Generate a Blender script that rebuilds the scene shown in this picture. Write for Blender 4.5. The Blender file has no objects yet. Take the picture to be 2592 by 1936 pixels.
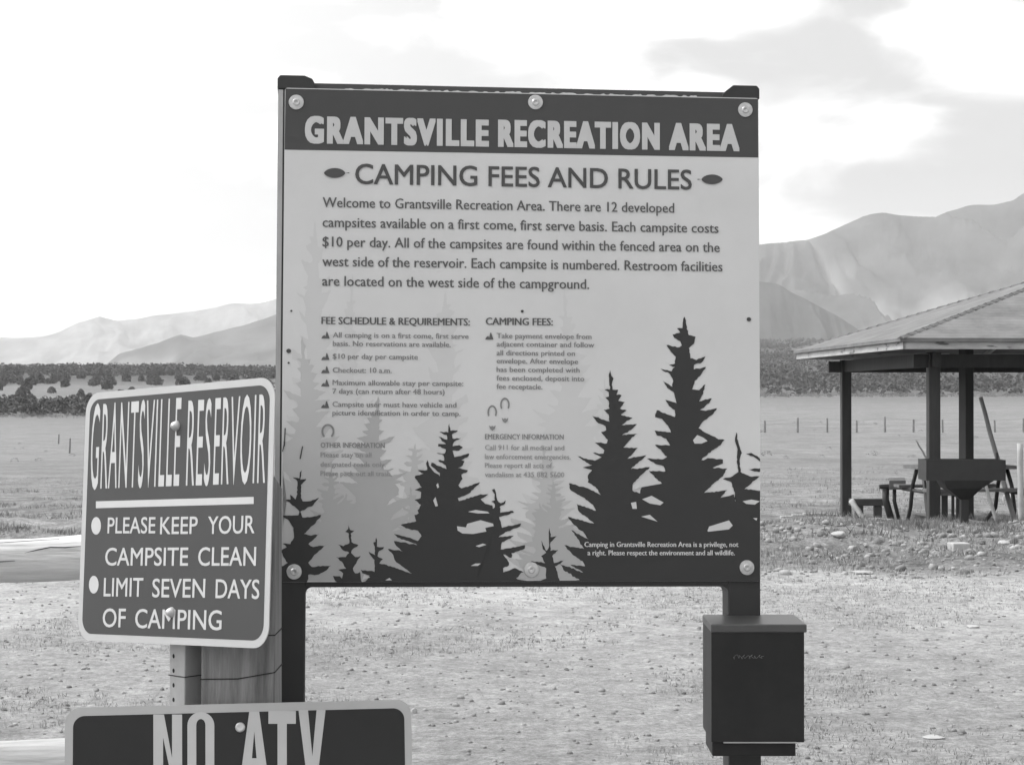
import bpy, math, random
import numpy as np
from mathutils import Vector, Matrix
random.seed(7); RNG = np.random.RandomState(11)
S = bpy.context.scene
COL = S.collection
# ------------------------------------------------------------------ camera
FPX, CX, CY, EYE = 5000.0, 1296.0, 968.0, 1.6
PITCH = math.atan(32.0 / FPX)
cd = bpy.data.cameras.new('camera'); cam = bpy.data.objects.new('camera', cd); COL.objects.link(cam)
cam.location = (0, 0, EYE); cam.rotation_euler = (math.pi / 2 + PITCH, 0, 0)
cd.sensor_width = 36.0; cd.lens = 36.0 * FPX / 2592.0; cd.clip_start = 0.1; cd.clip_end = 60000
S.camera = cam
# ------------------------------------------------------------------ light
SUN_EL, SUN_AZ = math.radians(50), math.radians(-80)   # azimuth measured from +Y (view) towards +X
w = bpy.data.worlds.new('World'); S.world = w; w.use_nodes = True
nt = w.node_tree; nt.nodes.clear()
def N(nt, t, **k):
    n = nt.nodes.new(t)
    for a, b in k.items(): setattr(n, a, b)
    return n
def build_world():
    L = nt.links.new
    out = N(nt, 'ShaderNodeOutputWorld'); bg = N(nt, 'ShaderNodeBackground'); bg.inputs[1].default_value = 0.1
    sky = N(nt, 'ShaderNodeTexSky', sky_type='NISHITA'); sky.sun_disc = False
    sky.sun_elevation = SUN_EL; sky.sun_rotation = SUN_AZ
    bw = N(nt, 'ShaderNodeRGBToBW'); L(sky.outputs[0], bw.inputs[0])
    tc = N(nt, 'ShaderNodeTexCoord')
    sep = N(nt, 'ShaderNodeSeparateXYZ'); L(tc.outputs['Generated'], sep.inputs[0])
    mp = N(nt, 'ShaderNodeMapping'); mp.inputs['Scale'].default_value = (1, 1, 2.6); mp.inputs['Location'].default_value = (0.37, 0.0, 0.11)
    L(tc.outputs['Generated'], mp.inputs[0])
    n1 = N(nt, 'ShaderNodeTexNoise'); n1.inputs['Scale'].default_value = 11; n1.inputs['Detail'].default_value = 6; n1.inputs['Roughness'].default_value = .47; n1.inputs['Distortion'].default_value = .5
    L(mp.outputs[0], n1.inputs[0])
    n2 = N(nt, 'ShaderNodeTexNoise'); n2.inputs['Scale'].default_value = 3.2; n2.inputs['Detail'].default_value = 4
    L(mp.outputs[0], n2.inputs[0])
    def M(op, a, b, c=None, clamp=False):
        m = N(nt, 'ShaderNodeMath', operation=op, use_clamp=clamp)
        for i, v in enumerate((a, b, c)):
            if v is None: continue
            if isinstance(v, (int, float)): m.inputs[i].default_value = v
            else: L(v, m.inputs[i])
        return m.outputs[0]
    cl = M('MULTIPLY_ADD', n2.outputs[0], .5, M('MULTIPLY', n1.outputs[0], .8))      # ~0.65 mean
    mr = N(nt, 'ShaderNodeMapRange', interpolation_type='SMOOTHSTEP'); L(cl, mr.inputs[0])
    mr.inputs[1].default_value = .61; mr.inputs[2].default_value = .79; mr.inputs[3].default_value = 4.9; mr.inputs[4].default_value = 10.0
    # thin bright veil of cloud glowing round the hidden sun (left of the view) and low over the horizon
    dt = N(nt, 'ShaderNodeVectorMath', operation='DOT_PRODUCT'); L(tc.outputs['Generated'], dt.inputs[0])
    a = SUN_AZ; dt.inputs[1].default_value = (math.sin(a) * math.cos(SUN_EL), math.cos(a) * math.cos(SUN_EL), math.sin(SUN_EL))
    g = M('POWER', M('MAXIMUM', dt.outputs['Value'], 0.0), 3.0)
    g2 = M('MULTIPLY', g, 9.0)
    lf = M('MULTIPLY', M('SUBTRACT', .08, sep.outputs[0], clamp=True), 9.0)
    hz = M('MULTIPLY', M('SUBTRACT', .11, sep.outputs[2], clamp=True), 30.0)
    tot = M('ADD', M('ADD', mr.outputs[0], g2), M('ADD', lf, hz))
    mix = N(nt, 'ShaderNodeMix', data_type='FLOAT'); mix.inputs[0].default_value = .9
    L(bw.outputs[0], mix.inputs[2]); L(tot, mix.inputs[3])
    L(mix.outputs[0], bg.inputs[0]); L(bg.outputs[0], out.inputs[0])
build_world()
sd = bpy.data.lights.new('sun', 'SUN'); sd.energy = 1.9; sd.angle = math.radians(12); sd.color = (1, 1, 1)
sun = bpy.data.objects.new('sun', sd); COL.objects.link(sun)
_d = Vector((math.sin(SUN_AZ) * math.cos(SUN_EL), math.cos(SUN_AZ) * math.cos(SUN_EL), math.sin(SUN_EL)))
sun.rotation_euler = _d.to_track_quat('Z', 'Y').to_euler(); sun.location = (-20, 10, 30)
S.view_settings.view_transform = 'Standard'; S.view_settings.look = 'None'
S.view_settings.exposure = 0.65; S.view_settings.gamma = 1.0; S.view_settings.use_curve_mapping = False
# ------------------------------------------------------------------ helpers
_c, _s = math.cos(PITCH), math.sin(PITCH)
def P(px, py, y):
    """world point on the plane of depth y seen at photograph pixel (px, py)"""
    u, v = (px - CX) / FPX, -(py - CY) / FPX
    dy, dz = _c - _s * v, _s + _c * v
    k = y / dy
    return Vector((u * k, y, EYE + dz * k))
def tag(o, label=None, cat=None, group=None, kind=None):
    if label: o['label'] = label
    if cat: o['category'] = cat
    if group: o['group'] = group
    if kind: o['kind'] = kind
    return o
def thing(name, loc, label, cat, group=None):
    o = bpy.data.objects.new(name, None); COL.objects.link(o); o.location = loc; o.empty_display_size = .1
    return tag(o, label, cat, group)
def wloc(p):
    v = Vector((0, 0, 0))
    while p is not None: v += p.location; p = p.parent
    return v
def link(name, me, m, parent=None, smooth=False, bevel=0):
    o = bpy.data.objects.new(name, me); COL.objects.link(o)
    if m: me.materials.append(m)
    if parent is not None: o.parent = parent
    if smooth: me.polygons.foreach_set('use_smooth', [True] * len(me.polygons))
    if bevel:
        b = o.modifiers.new('bevel', 'BEVEL'); b.width = bevel; b.segments = 2; b.limit_method = 'ANGLE'; b.angle_limit = .6
    return o
def np_mesh(name, V, F):
    """V (n,3), F (m,k) all k-gons"""
    V = np.asarray(V, np.float32); F = np.asarray(F, np.int32)
    me = bpy.data.meshes.new(name); k = F.shape[1]
    me.vertices.add(len(V)); me.vertices.foreach_set('co', V.ravel())
    me.loops.add(F.size); me.loops.foreach_set('vertex_index', F.ravel())
    me.polygons.add(len(F)); me.polygons.foreach_set('loop_start', np.arange(0, F.size, k, dtype=np.int32))
    me.update(calc_edges=True); return me
class MB:
    def __init__(s): s.v = []; s.f = []
    def add(s, vs, fs):
        b = len(s.v); s.v += [Vector(v) for v in vs]; s.f += [[b + i for i in f] for f in fs]; return s
    def box(s, lo, hi, M=None, o=(0, 0, 0)):
        (a, b, c), (d, e, g) = lo, hi
        vs = [Vector(p) for p in ((a,b,c),(d,b,c),(d,e,c),(a,e,c),(a,b,g),(d,b,g),(d,e,g),(a,e,g))]
        if M is not None: vs = [M @ v for v in vs]
        vs = [v + Vector(o) for v in vs]
        return s.add(vs, [(0,3,2,1),(4,5,6,7),(0,1,5,4),(1,2,6,5),(2,3,7,6),(3,0,4,7)])
    def tube(s, pts, r, n=12, cap=True, jit=0):
        pts = [Vector(p) for p in pts]
        if not hasattr(r, '__len__'): r = [r] * len(pts)
        rings = []
        up0 = Vector((0, 0, 1))
        for i, p in enumerate(pts):
            d = (pts[min(i + 1, len(pts) - 1)] - pts[max(i - 1, 0)]).normalized()
            up = up0 if abs(d.z) < .9 else Vector((0, 1, 0))
            a = d.cross(up).normalized(); b = a.cross(d).normalized()
            rings.append([p + (a * math.cos(t) + b * math.sin(t)) * r[i] * (1 + jit * math.sin(3 * t + i * 1.7) + jit * random.uniform(-.6, .6)) for t in [2 * math.pi * k / n for k in range(n)]])
        vs = [v for g in rings for v in g]; fs = []
        for i in range(len(pts) - 1):
            for k in range(n): fs.append((i*n+k, i*n+(k+1)%n, (i+1)*n+(k+1)%n, (i+1)*n+k))
        if cap: fs += [tuple(range(n-1, -1, -1)), tuple((len(pts)-1)*n + k for k in range(n))]
        return s.add(vs, fs)
    def prism(s, poly, M, o, y0, y1):
        """poly in local x,z; extruded along local y from y0 (front) to y1"""
        n = len(poly); o = Vector(o)
        vs = [o + M @ Vector((x, y0, z)) for x, z in poly] + [o + M @ Vector((x, y1, z)) for x, z in poly]
        fs = [tuple(range(n)), tuple(range(2*n-1, n-1, -1))] + [(i, i+n, (i+1)%n+n, (i+1)%n) for i in range(n)]
        return s.add(vs, fs)
    def build(s, name, m, parent=None, smooth=False, bevel=0):
        off = wloc(parent); me = bpy.data.meshes.new(name)
        me.from_pydata([v - off for v in s.v], [], s.f); me.update()
        return link(name, me, m, parent, smooth, bevel)
# procedural grey materials (the photograph is black and white)
def mat(name, g, rough=.6, var=.15, scale=8, stretch=(1, 1, 1), bump=0.0, bscale=None, metallic=0, spec=.5, speck=0, dark=None, dthr=(.0, .0)):
    m = bpy.data.materials.new(name); m.use_nodes = True; t = m.node_tree; t.nodes.clear(); L = t.links.new
    out = N(t, 'ShaderNodeOutputMaterial'); b = N(t, 'ShaderNodeBsdfPrincipled'); L(b.outputs[0], out.inputs[0])
    b.inputs['Roughness'].default_value = rough; b.inputs['Metallic'].default_value = metallic; b.inputs['Specular IOR Level'].default_value = spec
    tc = N(t, 'ShaderNodeTexCoord'); mp = N(t, 'ShaderNodeMapping'); mp.inputs['Scale'].default_value = stretch; L(tc.outputs['Object'], mp.inputs[0])
    n = N(t, 'ShaderNodeTexNoise'); n.inputs['Scale'].default_value = scale; n.inputs['Detail'].default_value = 8; n.inputs['Roughness'].default_value = .65; L(mp.outputs[0], n.inputs[0])
    mr = N(t, 'ShaderNodeMapRange'); mr.inputs[1].default_value = .25; mr.inputs[2].default_value = .75
    mr.inputs[3].default_value = g * (1 - var); mr.inputs[4].default_value = g * (1 + var); L(n.outputs[0], mr.inputs[0])
    col = mr.outputs[0]
    if dark is not None:                     # stains / cracks with a shape of their own
        n3 = N(t, 'ShaderNodeTexNoise'); n3.inputs['Scale'].default_value = scale * .8; n3.inputs['Detail'].default_value = 3; L(mp.outputs[0], n3.inputs[0])
        m3 = N(t, 'ShaderNodeMapRange'); m3.inputs[1].default_value = dthr[0]; m3.inputs[2].default_value = dthr[1]; L(n3.outputs[0], m3.inputs[0])
        mx = N(t, 'ShaderNodeMix', data_type='FLOAT'); L(m3.outputs[0], mx.inputs[0]); L(col, mx.inputs[2]); mx.inputs[3].default_value = dark; col = mx.outputs[0]
    L(col, b.inputs['Base Color'])
    if bump:
        bn = N(t, 'ShaderNodeBump'); bn.inputs['Strength'].default_value = bump; bn.inputs['Distance'].default_value = .01
        n2 = N(t, 'ShaderNodeTexNoise'); n2.inputs['Scale'].default_value = bscale or scale * 3; n2.inputs['Detail'].default_value = 6; L(mp.outputs[0], n2.inputs[0])
        L(n2.outputs[0], bn.inputs['Height']); L(bn.outputs[0], b.inputs['Normal'])
    return m
# numpy value noise
_G = np.random.RandomState(3).rand(256, 256)
def vnoise(x, y):
    x = np.asarray(x, float); y = np.asarray(y, float)
    xi = np.floor(x).astype(int); yi = np.floor(y).astype(int); fx = x - xi; fy = y - yi
    fx = fx * fx * (3 - 2 * fx); fy = fy * fy * (3 - 2 * fy); g = lambda a, b: _G[a & 255, b & 255]
    return (g(xi, yi) * (1-fx) + g(xi+1, yi) * fx) * (1-fy) + (g(xi, yi+1) * (1-fx) + g(xi+1, yi+1) * fx) * fy
def fbm(x, y, o=5, ridged=False):
    s = 0; a = 1.0; t = 0
    for i in range(o):
        v = vnoise(x * 2**i + 17.3 * i, y * 2**i + 9.1 * i)
        if ridged: v = 1 - np.abs(2 * v - 1)
        s = s + a * v; t += a; a *= .5
    return s / t
# ------------------------------------------------------------------ ground
def ground_z(x, y):
    x = np.asarray(x, float); y = np.asarray(y, float); d = np.hypot(x, y)
    px = np.where(y > .1, CX + FPX * x / np.maximum(y, .1), np.where(x > 0, 9999, -9999))
    u = np.clip((px - 700) / 1225, 0, 1); u = u * u * (3 - 2 * u)
    zl = np.interp(d, [0, 18, 50, 150, 600, 1500, 2200, 4000, 20000], [0, 0, -.65, -2.8, -4.6, 17.6, 24, 20, 20])
    zr = np.interp(d, [0, 19, 27, 34, 60, 150, 600, 1100, 3500, 4500, 20000], [0, 0, -.14, -.5, -.9, -1.25, .9, 1.0, 96, 100, 100])
    z = zl * (1 - u) + zr * u
    z = z + (fbm(x * .9, y * .9, 3) - .5) * .05 * np.clip((d - 6) / 10, 0, 1) * np.clip(1.5 - d / 200, .3, 1) + (fbm(x * .01, y * .01, 3) - .5) * np.clip((d - 700) / 800, 0, 1) * 8
    z = z + (fbm(x * 1.1 + 9, y * 1.1, 4) - .45) * .30 * np.clip((d - 17) / 3, 0, 1) * np.clip((40 - d) / 10, 0, 1)
    return z
gz = lambda x, y: float(ground_z(x, y))
def make_ground():
    az = np.concatenate([np.arange(-180, -26, 4), np.arange(-26, 26, .13), np.arange(26, 180, 4)]); az = np.radians(az)
    r = np.concatenate([[0.3], np.geomspace(2, 60, 150), np.geomspace(62, 14300, 130)])
    A, Rr = np.meshgrid(az, r); x = Rr * np.sin(A); y = Rr * np.cos(A); z = ground_z(x, y)
    V = np.stack([x, y, z], -1).reshape(-1, 3); na = len(az); nr = len(r); F = []
    i = np.arange(nr - 1)[:, None] * na; j = np.arange(na)[None, :]; j2 = (j + 1) % na
    F = np.stack([i + j, i + na + j, i + na + j2, i + j2], -1).reshape(-1, 4)[:, ::-1]
    me = np_mesh('ground', V, F)
    o = link('ground', me, ground_mat(), None, True); tag(o, 'pale dry ground of fine gravel and short grass running to a grassy field', kind='structure'); return o
def ground_mat():
    m = bpy.data.materials.new('dry_ground'); m.use_nodes = True; t = m.node_tree; t.nodes.clear(); L = t.links.new
    out = N(t, 'ShaderNodeOutputMaterial'); b = N(t, 'ShaderNodeBsdfPrincipled'); L(b.outputs[0], out.inputs[0]); b.inputs['Roughness'].default_value = .95; b.inputs['Specular IOR Level'].default_value = .1
    tc = N(t, 'ShaderNodeTexCoord')
    def noise(sc, det=6, ro=.6, st=None):
        n = N(t, 'ShaderNodeTexNoise'); n.inputs['Scale'].default_value = sc; n.inputs['Detail'].default_value = det; n.inputs['Roughness'].default_value = ro
        if st:
            mp = N(t, 'ShaderNodeMapping'); mp.inputs['Scale'].default_value = st; L(tc.outputs['Object'], mp.inputs[0]); L(mp.outputs[0], n.inputs[0])
        else: L(tc.outputs['Object'], n.inputs[0])
        return n.outputs[0]
    def M(op, a, b_=None, clamp=False):
        q = N(t, 'ShaderNodeMath', operation=op, use_clamp=clamp)
        for i, v in enumerate((a, b_)):
            if v is None: continue
            if isinstance(v, (int, float)): q.inputs[i].default_value = v
            else: L(v, q.inputs[i])
        return q.outputs[0]
    ln = N(t, 'ShaderNodeVectorMath', operation='LENGTH'); L(tc.outputs['Object'], ln.inputs[0])
    d = M('ADD', ln.outputs['Value'], M('MULTIPLY', M('SUBTRACT', noise(.6, 4), .5), 3.5))
    lg = M('DIVIDE', M('LOGARITHM', M('MAXIMUM', d, 1), 10), 4.2)
    cr = N(t, 'ShaderNodeValToRGB'); L(lg, cr.inputs[0]); e = cr.color_ramp.elements
    pts = [(5, .29), (12, .29), (15.0, .345), (17.4, .38), (18.6, .155), (21, .165), (24, .18), (28, .20), (36, .18), (50, .185), (75, .195), (130, .205), (300, .205), (480, .17), (610, .15), (1050, .17), (1300, .075)]
    pos = [(math.log10(p) / 4.2, g) for p, g in pts]
    e[0].position = pos[0][0]; e[0].color = (pos[0][1],) * 3 + (1,); e[1].position = pos[-1][0]; e[1].color = (pos[-1][1],) * 3 + (1,)
    for q, g in pos[1:-1]:
        k = e.new(q); k.color = (g, g, g, 1)
    def span(s_, lo, hi): 
        q = N(t, 'ShaderNodeMapRange'); q.inputs[1].default_value = .25; q.inputs[2].default_value = .75; q.inputs[3].default_value = lo; q.inputs[4].default_value = hi; L(s_, q.inputs[0]); return q.outputs[0]
    v = M('MULTIPLY', cr.outputs[0], span(noise(.35, 5, .6, (1, .7, 1)), .78, 1.2))
    v = M('MULTIPLY', v, span(noise(3.1, 6, .7), .80, 1.2))
    v = M('MULTIPLY', v, span(noise(26, 8, .85), .35, 1.65))
    v = M('MULTIPLY', v, span(noise(1.2, 5, .75, (1, .5, 1)), .82, 1.2))
    v = M('MULTIPLY', v, span(noise(7, 6, .8), .6, 1.4))
    v = M('MULTIPLY', v, span(noise(.03, 7, .7, (.5, 1, 1)), .85, 1.12))
    vo = N(t, 'ShaderNodeTexVoronoi'); vo.inputs['Scale'].default_value = 16; L(tc.outputs['Object'], vo.inputs[0])
    vm = N(t, 'ShaderNodeMapRange'); L(vo.outputs['Distance'], vm.inputs[0]); vm.inputs[1].default_value = .06; vm.inputs[2].default_value = .16; vm.inputs[3].default_value = .72; vm.inputs[4].default_value = 1
    v = M('MULTIPLY', v, vm.outputs[0])
    # rubble strip: mixed soil, weeds and broken stone
    c2 = N(t, 'ShaderNodeValToRGB'); L(lg, c2.inputs[0]); e2 = c2.color_ramp.elements; e2[0].position = math.log10(17.6)/4.2; e2[0].color = (0, 0, 0, 1); e2[1].position = math.log10(19)/4.2; e2[1].color = (1, 1, 1, 1)
    k = e2.new(math.log10(42)/4.2); k.color = (1, 1, 1, 1); k = e2.new(math.log10(75)/4.2); k.color = (0, 0, 0, 1)
    rub = M('MULTIPLY', span(noise(2.6, 7, .8, (1, .45, 1)), .35, 1.75), span(noise(11, 4, .8), .6, 1.45))
    mx = N(t, 'ShaderNodeMix', data_type='FLOAT'); L(c2.outputs[0], mx.inputs[0]); mx.inputs[2].default_value = 1; L(rub, mx.inputs[3]); v = M('MULTIPLY', v, mx.outputs[0])
    L(v, b.inputs['Base Color'])
    bn = N(t, 'ShaderNodeBump'); bn.inputs['Strength'].default_value = .9; bn.inputs['Distance'].default_value = .03; L(noise(16, 8, .75), bn.inputs['Height']); L(bn.outputs[0], b.inputs['Normal'])
    return m
make_ground()
# ------------------------------------------------------------------ mountains
MR = [(-4000,930),(-600,930),(200,945),(260,930),(303,895),(342,884),(407,866),(456,848),(488,853),(553,840),(618,824),(700,798),(900,760),(1150,720),(1400,690),(1650,655),(1850,625),(1925,618),(1973,614),(2042,605),(2082,592),(2118,578),(2183,549),(2241,540),(2285,545),(2369,548),(2398,534),(2445,523),(2517,517),(2565,505),(2592,487),(2680,440),(2800,400),(3000,430),(3300,480),(4500,520),(9000,700)]
MF = [(-9000,860),(-3000,870),(-1500,840),(-900,820),(-400,850),(0,855),(52,857),(114,852),(156,840),(189,824),(251,799),(293,810),(342,807),(391,799),(439,794),(482,787),(537,777),(579,768),(635,768),(667,762),(697,753),(850,725),(1000,715),(1200,725),(1500,700),(1800,680),(2200,760),(3000,850),(9000,900)]
MS = [(-9000,1010),(600,985),(1000,900),(1300,780),(1500,735),(1700,705),(1850,700),(1925,713),(1950,716),(1973,724),(2000,741),(2030,752),(2075,775),(2118,797),(2172,832),(2230,866),(2400,930)]
def mountains(name, prof, d0, d1, z0, alb, seed, ribs, label, wid=28):
    px = np.array([p[0] for p in prof], float); py = np.array([p[1] for p in prof], float)
    az = np.radians(np.arange(-wid, wid, .06)); pa = CX + FPX * np.tan(az)
    tgt = np.maximum((1000 - np.interp(pa, px, py)) / FPX, .0004)
    tgt = tgt + (fbm(pa * .012 + seed, pa * 0, 4) - .5) * .0022
    nd = 110; tt = np.linspace(0, 1, nd)
    A, T = np.meshgrid(az, tt); D = d0 + (d1 - d0) * T
    X = D * np.tan(A); Y = D + 0 * A
    base = np.clip(T / .82, 0, 1) ** 1.15 * np.where(T > .82, 1 - ((T - .82) / .18) ** 2 * .6, 1)
    wx = X / 1000 + (fbm(X / 1500 + seed, Y / 1500, 3) - .5) * 1.2
    r1 = fbm(wx * ribs + seed * 3 + Y / 2600, Y / 3300 + seed, 5, True)
    r2 = fbm(wx * ribs * 2.7 - Y / 1100, Y / 1100 + seed, 4, True)
    bell = np.clip(np.sin(np.clip(T / .9, 0, 1) * math.pi), 0, 1) ** .7
    h = base * (1 - .85 * bell * (1 - r1)) - .09 * bell * (1 - r2)
    h = h + ((fbm(X / 260, Y / 260, 5, True) - .5) * .075 + (fbm(X / 90, Y / 90, 3) - .5) * .02) * np.clip(T * 4, 0, 1) * np.clip(tgt / .03, .1, 1)[None, :]
    H = tgt[None, :] * D.max()
    Z = H * h
    sl = (Z / D).max(0); Z = Z * (np.maximum(tgt, .0004) / np.maximum(sl, 1e-5))[None, :]
    Z = EYE + Z; Z[0, :] = np.minimum(Z[0, :], z0); Z = np.maximum(Z, z0 - 60)
    V = np.stack([X, Y, Z], -1).reshape(-1, 3); na = len(az)
    i = np.arange(nd - 1)[:, None] * na; j = np.arange(na - 1)[None, :]
    F = np.stack([i + j, i + 1 + j, i + na + 1 + j, i + na + j], -1).reshape(-1, 4)
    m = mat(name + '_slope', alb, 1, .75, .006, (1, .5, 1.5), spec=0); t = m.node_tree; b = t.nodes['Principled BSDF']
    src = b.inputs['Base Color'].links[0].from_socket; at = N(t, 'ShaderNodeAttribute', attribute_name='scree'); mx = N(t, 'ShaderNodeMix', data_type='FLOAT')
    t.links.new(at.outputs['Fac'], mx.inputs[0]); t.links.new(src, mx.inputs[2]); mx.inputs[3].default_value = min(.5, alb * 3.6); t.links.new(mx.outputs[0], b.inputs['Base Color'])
    me = np_mesh(name, V, F); sc = np.clip((.52 - r1 + (fbm(X / 420 + 4, Y / 900, 5) - .5) * .9) * 7, 0, 1) * np.clip(T * 4 - 1, 0, 1) * np.clip((.95 - T) * 8, 0, 1) * (.8 if d0 < 9000 else .15)
    a_ = me.attributes.new('scree', 'FLOAT', 'POINT'); a_.data.foreach_set('value', sc.ravel().astype(np.float32))
    o = link(name, me, m, None, True); tag(o, label, kind='structure')
mountains('mountains', MR, 5200, 7800, 20, .075, 2.3, 3.4, 'steep folded mountain range rising to the right behind the shelter')
mountains('hills', MS, 4700, 5250, 20, .065, 5.1, 4.0, 'dark foothill spur running down to the plain right of the sign', 18)
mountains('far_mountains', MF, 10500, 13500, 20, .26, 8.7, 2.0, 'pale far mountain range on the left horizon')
# ------------------------------------------------------------------ trees on the slopes
M_jun = mat('juniper_green', .10, .9, .45, 1.6, spec=.1)
M_jun2 = mat('juniper_grove_green', .085, .9, .5, .05, spec=.1)
M_bark = mat('juniper_bark', .12, .9, .3, 9)
def crown_np(n, h, r, rng, k=1.0):
    """leaf clumps scattered through a rounded cone: quads"""
    t = rng.rand(n) ** .8; zz = h * (.1 + .9 * t)
    rad = r * np.sin(np.clip((1 - t) * .95 + .12, 0, 1) * math.pi * .62) * (.45 + .55 * rng.rand(n) ** .5)
    a = rng.rand(n) * 2 * math.pi; lob = 1 + .22 * np.sin(3 * a + rng.rand() * 6) + .15 * np.sin(5 * a + t * 9)
    c = np.stack([rad * lob * np.cos(a), rad * lob * np.sin(a), zz], -1)
    s = k * h * (.05 + .09 * rng.rand(n))[:, None, None] * (1.15 - .5 * t)[:, None, None]
    q = rng.randn(n, 4, 3) * .75
    b = np.array([[-1, -1, 0], [1, -1, 0], [1, 1, 0], [-1, 1, 0]])
    u = rng.randn(n, 3); u /= np.linalg.norm(u, axis=1)[:, None]; v = np.cross(u, rng.randn(n, 3)); v /= np.linalg.norm(v, axis=1)[:, None]
    quad = c[:, None, :] + s * (b[None, :, 0:1] * u[:, None, :] + b[None, :, 1:2] * v[:, None, :] + .25 * q)
    return quad.reshape(-1, 3), np.arange(n * 4).reshape(-1, 4)
def make_juniper(k):
    rng = np.random.RandomState(40 + k)
    t = thing('juniper_tree', (0, 0, 0), 'small dark rounded juniper scattered on the far slope at left', 'tree', 'junipers scattered on the far left slope')
    V, F = crown_np(460, 4.6, 1.75 + .3 * k, rng, .68); link('crown', np_mesh('crown', V, F), M_jun, t)
    mb = MB().tube([(0, 0, -.5), (.1, 0, .8), (.15, .1, 2.4)], [.2, .16, .08], 7)
    for a in (0, 2.1, 4.2): mb.tube([(.1, 0, .7), (.8 * math.cos(a), .8 * math.sin(a), 2.0)], [.09, .04], 5)
    mb.build('trunk', M_bark, t); return t
def copy_thing(o, first=[]):
    c = o.copy(); COL.objects.link(c)
    for ch in o.children:
        d = ch.copy(); COL.objects.link(d); d.parent = c
    return c
def place_junipers():
    protos = [make_juniper(k) for k in range(4)]; used = [False] * 4
    rng = np.random.RandomState(5); spots = []
    while len(spots) < 250:
        px = rng.uniform(-60, 760); d = rng.choice([rng.uniform(600, 720), rng.uniform(720, 980), rng.uniform(980, 1560)], p=[.36, .10, .54])
        spots.append((px, d))
    for px, d in spots:
        k = rng.randint(4); x = (px - CX) / FPX * d; y = d
        o = copy_thing(protos[k]) if used[k] else protos[k]; used[k] = True
        o.location = (x, y, gz(x, y)); s = rng.uniform(.6, 1.25) * (1.15 if d > 900 else .85); o.scale = (s * rng.uniform(.9, 1.4), s, s); o.rotation_euler.z = rng.rand() * 6.3
def grove():
    rng = np.random.RandomState(9); Vs = []; Fs = []; nb = 0
    protos = [crown_np(26, 4.4, 1.9, rng) for _ in range(8)]
    n = 15000; az = rng.uniform(-24, 24, n); az = np.radians(az); px = CX + FPX * np.tan(az)
    for a, p in zip(az, px):
        if p < 760: 
            if rng.rand() < .05: continue
            d = rng.choice([rng.uniform(1200, 2100), rng.uniform(600, 700) + 25*math.sin(p*.05) + 20*math.sin(p*.13)], p=[.65, .35])
            if -60 < p and 700 < d < 1500: d = rng.uniform(1350, 2100)
        else:
            f = 600 + 500 * min(1, (p - 700) / 1000); d = f + (3600 - f) * rng.rand() ** 1.15
        x = d * math.sin(a); y = d * math.cos(a); s = rng.uniform(.9, 1.6) * (.55 if d < 900 else 1)
        V, F = protos[rng.randint(8)]; r = rng.rand() * 6.3; c, q = math.cos(r), math.sin(r)
        W = V @ np.array([[c, -q, 0], [q, c, 0], [0, 0, 1]]) * s * np.array([1.35, 1.35, 1]); Vs.append(W + np.array([x, y, gz(x, y)])); Fs.append(F + nb); nb += len(V)
    o = link('juniper_woodland', np_mesh('juniper_woodland', np.concatenate(Vs), np.concatenate(Fs)), M_jun2)
    tag(o, 'dark belt of juniper woodland covering the low slopes before the mountains', 'woodland', kind='stuff')
place_junipers(); grove()
# ------------------------------------------------------------------ low scrub, grass, gravel
def scatter(n, d0, d1, wid=22, px0=None, px1=None, rng=RNG, power=1.0):
    d = d0 + (d1 - d0) * rng.rand(n) ** power
    if px0 is None: a = np.radians(rng.uniform(-wid, wid, n)); x = d * np.tan(a)
    else: x = (rng.uniform(px0, px1, n) - CX) / FPX * d
    return x, d, ground_z(x, d)
def scrub():
    rng = np.random.RandomState(21); Vs = []; Fs = []; nb = 0
    protos = [crown_np(60, 1, .75, rng, .55) for _ in range(6)]
    sets = [(160, 80, 190, None, None, .10, .24), (420, 480, 640, -300, 900, .5, 1.3), (700, 560, 1050, 900, 3000, .6, 1.9)]
    for n, d0, d1, p0, p1, h0, h1 in sets:
        X, Y, Z = scatter(n, d0, d1, 20, p0, p1, rng)
        for x, y, z in zip(X, Y, Z):
            V, F = protos[rng.randint(6)]; s = rng.uniform(h0, h1); Vs.append(V * s * np.array([1.7, 1.7, 1]) + np.array([x, y, z - .02])); Fs.append(F + nb); nb += len(V)
    o = link('sagebrush', np_mesh('sagebrush', np.concatenate(Vs), np.concatenate(Fs)), mat('sage_grey', .17, .95, .4, .7, spec=.05))
    tag(o, 'low grey scrub dotted over the dry field', 'scrub', kind='stuff')
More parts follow.
